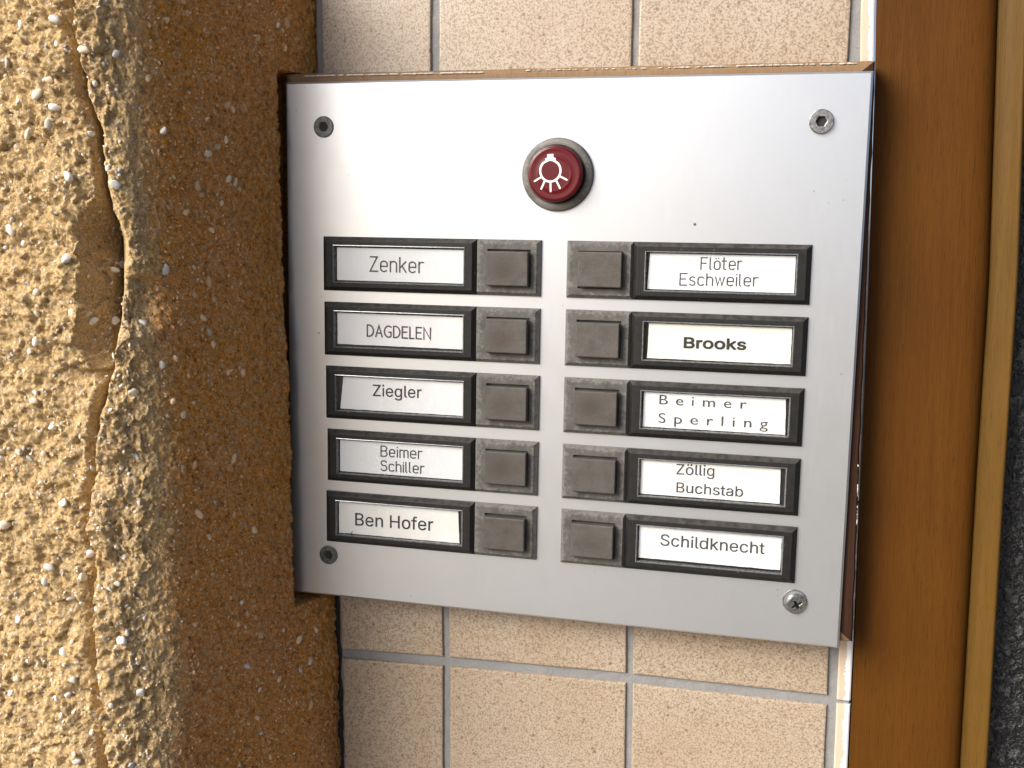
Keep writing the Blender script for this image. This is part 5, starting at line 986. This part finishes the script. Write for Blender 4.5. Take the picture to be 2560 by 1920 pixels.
# ---- engraved single-stroke alphabet (unit: cap height 1, x-height 0.72)
def arc_(cx, cy, rx, ry, a0, a1, n=9):
    return [(cx + rx * math.cos(math.radians(a0 + (a1 - a0) * i / n)), cy + ry * math.sin(math.radians(a0 + (a1 - a0) * i / n))) for i in range(n + 1)]
def bowl(x, w, y0, y1):
    r = w / 2
    return arc_(x + r, y1 - r, r, r, 180, 0, 10) + arc_(x + r, y0 + r, r, r, 0, -180, 10)[0:] + [(x, y1 - r)]
XH = 0.72
SF = {
 'Z': (0.46, [[(0.02, 1), (0.44, 1), (0.0, 0), (0.46, 0)]]),
 'e': (0.40, [[(0.0, XH / 2), (0.40, XH / 2)] + arc_(0.2, XH - 0.2, 0.2, 0.2, 0, 180, 10) + arc_(0.2, 0.2, 0.2, 0.2, 180, 320, 9)]),
 'n': (0.38, [[(0, 0), (0, XH)], [(0, XH - 0.2)] + arc_(0.19, XH - 0.19, 0.19, 0.19, 160, 0, 9) + [(0.38, 0)]]),
 'k': (0.38, [[(0, 0), (0, 1)], [(0.36, XH), (0.02, 0.30)], [(0.13, 0.43), (0.38, 0)]]),
 'r': (0.26, [[(0, 0), (0, XH)], [(0, XH - 0.22)] + arc_(0.2, XH - 0.2, 0.2, 0.2, 160, 70, 6)]),
 'B': (0.46, [[(0.28, 1), (0, 1), (0, 0), (0.26, 0)] + arc_(0.26, 0.26, 0.2, 0.26, -90, 90, 9) + [(0, 0.52)], [(0.25, 0.52)] + arc_(0.25, 0.76, 0.19, 0.24, -90, 90, 9)]),
 'i': (0.0, [[(0, 0), (0, XH)], [(0, 0.93), (0, 0.96)]]),
 'm': (0.62, [[(0, 0), (0, XH)], [(0, XH - 0.18)] + arc_(0.155, XH - 0.155, 0.155, 0.155, 160, 0, 8) + [(0.31, 0)], [(0.31, XH - 0.18)] + arc_(0.465, XH - 0.155, 0.155, 0.155, 160, 0, 8) + [(0.62, 0)]]),
 'S': (0.46, [arc_(0.23, 0.76, 0.22, 0.24, 25, 180, 9) + arc_(0.23, 0.74, 0.22, 0.22, 190, 250, 5) + arc_(0.23, 0.29, 0.23, 0.25, 60, -20, 8) + arc_(0.23, 0.24, 0.23, 0.24, -20, -160, 9)]),
 'c': (0.37, [arc_(0.2, XH - 0.2, 0.2, 0.2, 30, 180, 9) + arc_(0.2, 0.2, 0.2, 0.2, 180, 330, 9)]),
 'h': (0.38, [[(0, 0), (0, 1)], [(0, XH - 0.2)] + arc_(0.19, XH - 0.19, 0.19, 0.19, 160, 0, 9) + [(0.38, 0)]]),
 'l': (0.10, [[(0, 1), (0, 0.09)] + arc_(0.09, 0.09, 0.09, 0.09, 180, 260, 4)]),
 'F': (0.44, [[(0.44, 1), (0, 1), (0, 0)], [(0, 0.53), (0.36, 0.53)]]),
 'ö': (0.40, [bowl(0, 0.4, 0, XH), [(0.11, 0.92), (0.11, 0.94)], [(0.29, 0.92), (0.29, 0.94)]]),
 't': (0.26, [[(0.07, 1.0), (0.07, 0.13)] + arc_(0.19, 0.12, 0.12, 0.12, 180, 280, 5), [(-0.05, XH), (0.24, XH)]]),
 'E': (0.44, [[(0.44, 1), (0, 1), (0, 0), (0.44, 0)], [(0, 0.53), (0.37, 0.53)]]),
 's': (0.34, [arc_(0.17, 0.55, 0.165, 0.17, 30, 180, 8) + arc_(0.17, 0.54, 0.165, 0.16, 190, 245, 4) + arc_(0.17, 0.19, 0.17, 0.18, 60, -20, 7) + arc_(0.17, 0.17, 0.17, 0.17, -20, -155, 8)]),
 'w': (0.56, [[(0, XH), (0.14, 0), (0.28, XH), (0.42, 0), (0.56, XH)]]),
 'D': (0.52, [[(0, 0), (0, 1), (0.16, 1)] + arc_(0.16, 0.5, 0.36, 0.5, 90, -90, 14) + [(0, 0)]]),
 'A': (0.54, [[(0, 0), (0.27, 1), (0.54, 0)], [(0.09, 0.33), (0.45, 0.33)]]),
 'G': (0.58, [arc_(0.36, 0.5, 0.36, 0.5, 55, 300, 18) + [(0.56, 0.10), (0.56, 0.45), (0.38, 0.45)]]),
 'L': (0.34, [[(0, 1), (0, 0), (0.34, 0)]]),
 'N': (0.54, [[(0, 0), (0, 1), (0.54, 0), (0.54, 1)]]),
}
def stroke_text(txt, x0, y0, x1, y1, cap, wgt, z, slant=0.0, gap_=0.20):
    adv = []; x = 0
    for ch in txt:
        w_, st = SF[ch]
        adv.append(x); x += w_ + gap_
    total = x - gap_
    k = (x1 - x0) / total if total else 1
    acc_ = ([], []); n = 0
    for ch, ax in zip(txt, adv):
        for s in SF[ch][1]:
            pts = [(x0 + (ax + px_) * k, y0 + (y1 - y0) * ((ax + px_) / total) + py_ * cap) for px_, py_ in s]
            out = [pts[0]]
            for p in pts[1:]:
                if math.hypot(p[0] - out[-1][0], p[1] - out[-1][1]) > 0.03: out.append(p)
            if len(out) < 2: out.append((out[0][0], out[0][1] + 0.05))
            add(acc_, ribbon(out, wgt, z + 0.004 * (n % 5))); n += 1
    return acc_
def outline_text(key, x0, y0, x1, y1, cap, z, bold=0.0):
    """filled letter outlines -> mesh verts, faces in panel mm"""
    sp = GLYPHS[key]
    xs = [p[0] for s in sp for p in s]
    caph = 509.0 if key not in ('BeimerV', 'Sperling') else 682.0
    xa, xb = min(xs), max(xs); k = (x1 - x0) / (xb - xa); ky = cap / caph
    cu = bpy.data.curves.new('lettering', 'CURVE'); cu.dimensions = '2D'; cu.fill_mode = 'FRONT'
    area = max((sum(a[0] * c_[1] - c_[0] * a[1] for a, c_ in zip(s, s[1:] + s[:1])) for s in sp), key=abs); sgn = 1 if area > 0 else -1
    extra = [s for s in sp if len(s) <= 8]          # strokes that overlap their letter are laid on it one by one
    for s in [s for s in sp if len(s) > 8]:
        q = cu.splines.new('POLY'); q.points.add(len(s) - 1); q.use_cyclic_u = True
        m_ = [((p[0] - xa) * k, p[1] * ky) for p in s]
        for i_, pt in enumerate(q.points):
            a_, p_, c_ = m_[i_ - 1], m_[i_], m_[(i_ + 1) % len(m_)]
            t0 = Vector((p_[0] - a_[0], p_[1] - a_[1])).normalized(); t1 = Vector((c_[0] - p_[0], c_[1] - p_[1])).normalized()
            n0 = Vector((t0.y, -t0.x)) * sgn; n1_ = Vector((t1.y, -t1.x)) * sgn; nn2 = (n0 + n1_)
            nn2 = nn2.normalized() if nn2.length > 0.3 else n0
            mm = 0.0
            pt.co = (p_[0] + nn2.x * mm, p_[1] + nn2.y * mm, 0, 1)
    ob = bpy.data.objects.new('lettering', cu); col.objects.link(ob)
    dg = bpy.context.evaluated_depsgraph_get(); tm = ob.evaluated_get(dg).to_mesh()
    vv = [(x0 + v_.co.x, y0 + (y1 - y0) * v_.co.x / (x1 - x0) + v_.co.y) for v_ in tm.vertices]
    ff_ = [tuple(p.vertices) for p in tm.polygons]
    ob.evaluated_get(dg).to_mesh_clear(); bpy.data.objects.remove(ob); bpy.data.curves.remove(cu)
    out = [L(a, b_, z) for a, b_ in vv]
    for n_, s in enumerate(extra):
        c0 = len(out)
        pts = [((p[0] - xa) * k, p[1] * ky) for p in s]
        out += [L(x0 + px_, y0 + (y1 - y0) * px_ / (x1 - x0) + py_, z + 0.006 * (1 + n_ % 3)) for px_, py_ in pts]
        ff_.append(tuple(range(c0, c0 + len(pts))))
    if bold > 0:            # heavier ink: the same letters printed again with small shifts
        base_v, base_f = list(out), list(ff_)
        nd = 8 if bold > 0.1 else 4
        for d_ in range(nd):
            a_ = 2 * math.pi * (d_ + 0.5) / nd; c0 = len(out); sh = L(bold * 1.1 * math.cos(a_), bold * math.sin(a_), 0.002 * (d_ + 1))
            out += [v_ + sh for v_ in base_v]; ff_ += [tuple(i_ + c0 for i_ in f_) for f_ in base_f]
    return out, ff_

ZCARD = 1.25
TXT = {
 ('L', 0): ('Zenker', 'engraved', [('s', 'Zenker', 39.3, -79.4, 63.2, -79.6, 6.1, 0.62)]),
 ('L', 1): ('Dagdelen', 'white', [('s', 'DAGDELEN', 37.9, -107.4, 66.6, -107.7, 4.8, 0.64)]),
 ('L', 2): ('Ziegler', 'white', [('o', 'Ziegler', 40.4, -133.4, 62.7, -133.2, 5.0, 0.05)]),
 ('L', 3): ('Beimer Schiller', 'engraved', [('s', 'Beimer', 44.1, -159.8, 63.1, -159.7, 4.5, 0.54), ('s', 'Schiller', 44.1, -166.2, 64.1, -166.2, 4.4, 0.54)]),
 ('L', 4): ('Ben Hofer', 'ivory', [('o', 'Ben Hofer', 32.0, -191.9, 68.3, -191.4, 5.6, 0.06)]),
 ('R', 0): ('Flöter Eschweiler', 'engraved', [('s', 'Flöter', 179.1, -75.4, 194.8, -75.1, 4.6, 0.48), ('s', 'Eschweiler', 171.1, -81.8, 201.2, -81.4, 4.6, 0.48)]),
 ('R', 1): ('Brooks', 'cream', [('o', 'Brooks', 173.7, -106.8, 197.8, -106.6, 4.1, 0.24)]),
 ('R', 2): ('Beimer Sperling', 'white', [('o', 'BeimerV', 164.6, -130.3, 199.2, -130.3, 3.9, 0.0), ('o', 'Sperling', 164.5, -137.9, 207.8, -137.7, 4.0, 0.0)]),
 ('R', 3): ('Zöllig Buchstab', 'ivory', [('o', 'Zöllig', 172.5, -158.8, 187.7, -158.5, 4.3, 0.04), ('o', 'Buchstab', 172.8, -166.3, 199.4, -166.2, 4.2, 0.04)]),
 ('R', 4): ('Schildknecht', 'white', [('o', 'Schildknecht', 167.1, -189.2, 208.9, -189.2, 4.8, 0.05)]),
}
# card outline insets from the window opening: left-top, left-bottom, right-top, right-bottom, top, bottom (mm)
CARD = {('L', 0): (1.5, 1.5, 0.9, 0.9, 1.1, 1.0), ('L', 1): (1.3, 1.3, 0.9, 0.9, 1.1, 1.4), ('L', 2): (3.4, 1.9, 0.8, 0.8, 0.9, 0.9), ('L', 3): (1.2, 1.2, 1.0, 1.0, 1.0, 1.0),
        ('L', 4): (1.2, 1.2, 2.6, 1.9, 0.9, 0.9), ('R', 0): (1.9, 1.1, 1.0, 1.0, 0.9, 0.9), ('R', 1): (2.4, 2.0, 1.0, 1.0, 0.9, 1.0), ('R', 2): (1.3, 1.1, 2.0, 1.6, 0.9, 0.9),
        ('R', 3): (1.0, 1.0, 2.6, 2.4, 0.9, 1.0), ('R', 4): (1.1, 1.1, 0.9, 1.0, 0.9, 1.6)}
LX = [17.6, 17.8, 18.3, 18.8, 18.1]; LY = [-65.0, -93.1, -121.1, -149.2, -177.2]
RX = [125.0, 125.0, 125.0, 125.0, 125.1]; RYY = [-65.0, -93.0, -121.1, -149.3, -177.2]
CAPT = {}
for side in 'LR':
    for i in range(5):
        if side == 'L': hx0, bx0, y0 = LX[i], 86.9 + (0.3 if i in (2, 3, 4) else 0), LY[i]; hw = bx0 - LX[i]
        else: hx0, bx0, y0 = 151.9 if i < 4 else 152.0, RX[i] - 0.1, RYY[i]; hw = 69.4
        name, mat, lines = TXT[(side, i)]
        h = link('name_holder', me_holder, root, L(hx0 + hw / 2, y0 - HH / 2, 0)); h.scale = (hw / HW, 1, 1)
        h['label'] = 'black name holder reading ' + name
        hc = (hx0 + hw / 2, y0 - HH / 2)
        def sub(name_, me_): return link(name_, me_, h, (0, 0, 0))
        sub('window_rim', me_rim); sub('clear_cover', me_cover)
        # the paper, slightly uneven outline
        lt, lb_, rt, rb, tp, bt = CARD[(side, i)]
        q = [(-wx_ + lt, wy_ - tp), (wx_ - rt, wy_ - tp - 0.1), (wx_ - rb, -wy_ + bt), (-wx_ + lb_, -wy_ + bt + 0.1)]
        nu, nv_ = 30, 10; cv = []; cf_ = []
        flat = mat == 'engraved'
        for b in range(nv_ + 1):
            for a in range(nu + 1):
                s, t_ = a / nu, b / nv_
                x = (q[3][0] * (1 - s) + q[2][0] * s) * (1 - t_) + (q[0][0] * (1 - s) + q[1][0] * s) * t_
                y = (q[3][1] * (1 - s) + q[2][1] * s) * (1 - t_) + (q[0][1] * (1 - s) + q[1][1] * s) * t_
                edge_ = (a in (0, nu)) or (b in (0, nv_))
                jit_ = random.uniform(-0.06, 0.06) if edge_ and not flat else 0
                zz_ = ZCARD + (0 if flat else 0.05 * math.sin(a * 0.9 + i * 2) + 0.03 * math.sin(a * 2.3 + b))
                cv.append(L(x + (jit_ if a in (0, nu) else 0), y + (jit_ if b in (0, nv_) else 0), zz_))
        for b in range(nv_):
            for a in range(nu):
                k = b * (nu + 1) + a; cf_.append((k, k + 1, k + nu + 2, k + nu + 1))
        me_c = mesh_from('name_card', cv, cf_, M[mat], smooth=True)
        sub('name_card', me_c)
        # dark tray under the card and lettering on it (coordinates relative to the holder centre)
        tvv, tff = [], []
        for ln in lines:
            if ln[0] == 's': vv, f2 = stroke_text(ln[1], *ln[2:7], ln[7], ZCARD + 0.12)
            else: vv, f2 = outline_text(ln[1], *ln[2:7], ZCARD + 0.13, ln[7])
            b0 = len(tvv); tvv += vv; tff += [tuple(a + b0 for a in q_) for q_ in f2]
        cpos_ = L(hc[0], hc[1], 0)
        lo = sub('lettering', mesh_from('lettering', [(v_ - cpos_) for v_ in tvv], tff, M['ink2'] if name in ('Brooks', 'Ben Hofer', 'Ziegler') else M['ink']))
        # button
        bc = (bx0 + bx, y0 - HH / 2)
        bb = link('button_base', me_base[side], root, L(bc[0], bc[1], 0))
        bb['label'] = 'weathered grey button base beside the ' + name + ' plate'
        ox = 0.3 if side == 'L' else 0.5
        tilt_ = (random.uniform(-0.012, 0.012) + (0.02 if (side, i) in (('L', 4), ('L', 0)) else 0), 0, random.uniform(-0.012, 0.012))
        dyc = {('L', 0): -0.35, ('L', 1): 0.0, ('L', 2): -0.3, ('L', 3): 0.1, ('L', 4): -0.35, ('R', 0): 0.2, ('R', 1): -0.3, ('R', 2): -0.25, ('R', 3): -0.2, ('R', 4): -0.1}[(side, i)]
        link('push_button', me_cap, bb, L(ox + random.uniform(-0.15, 0.15), dyc, 5.6 + random.uniform(-0.5, 0.3)), tilt_)
# short dark pen mark on two of the cards
for hx_, hy_, an, nm_ in ((30.2, -195.4, 1.0, 'Ben Hofer'),):
    v, f = ribbon([(hx_ - 0.35, hy_ - 0.5), (hx_ + 0.1, hy_), (hx_ + 0.4, hy_ + 0.55)], 0.28, ZCARD + 0.14)
    for o in root.children:
        if o.get('label', '').endswith('reading ' + nm_): centred('pen_mark', v, f, M['ink2'], o)
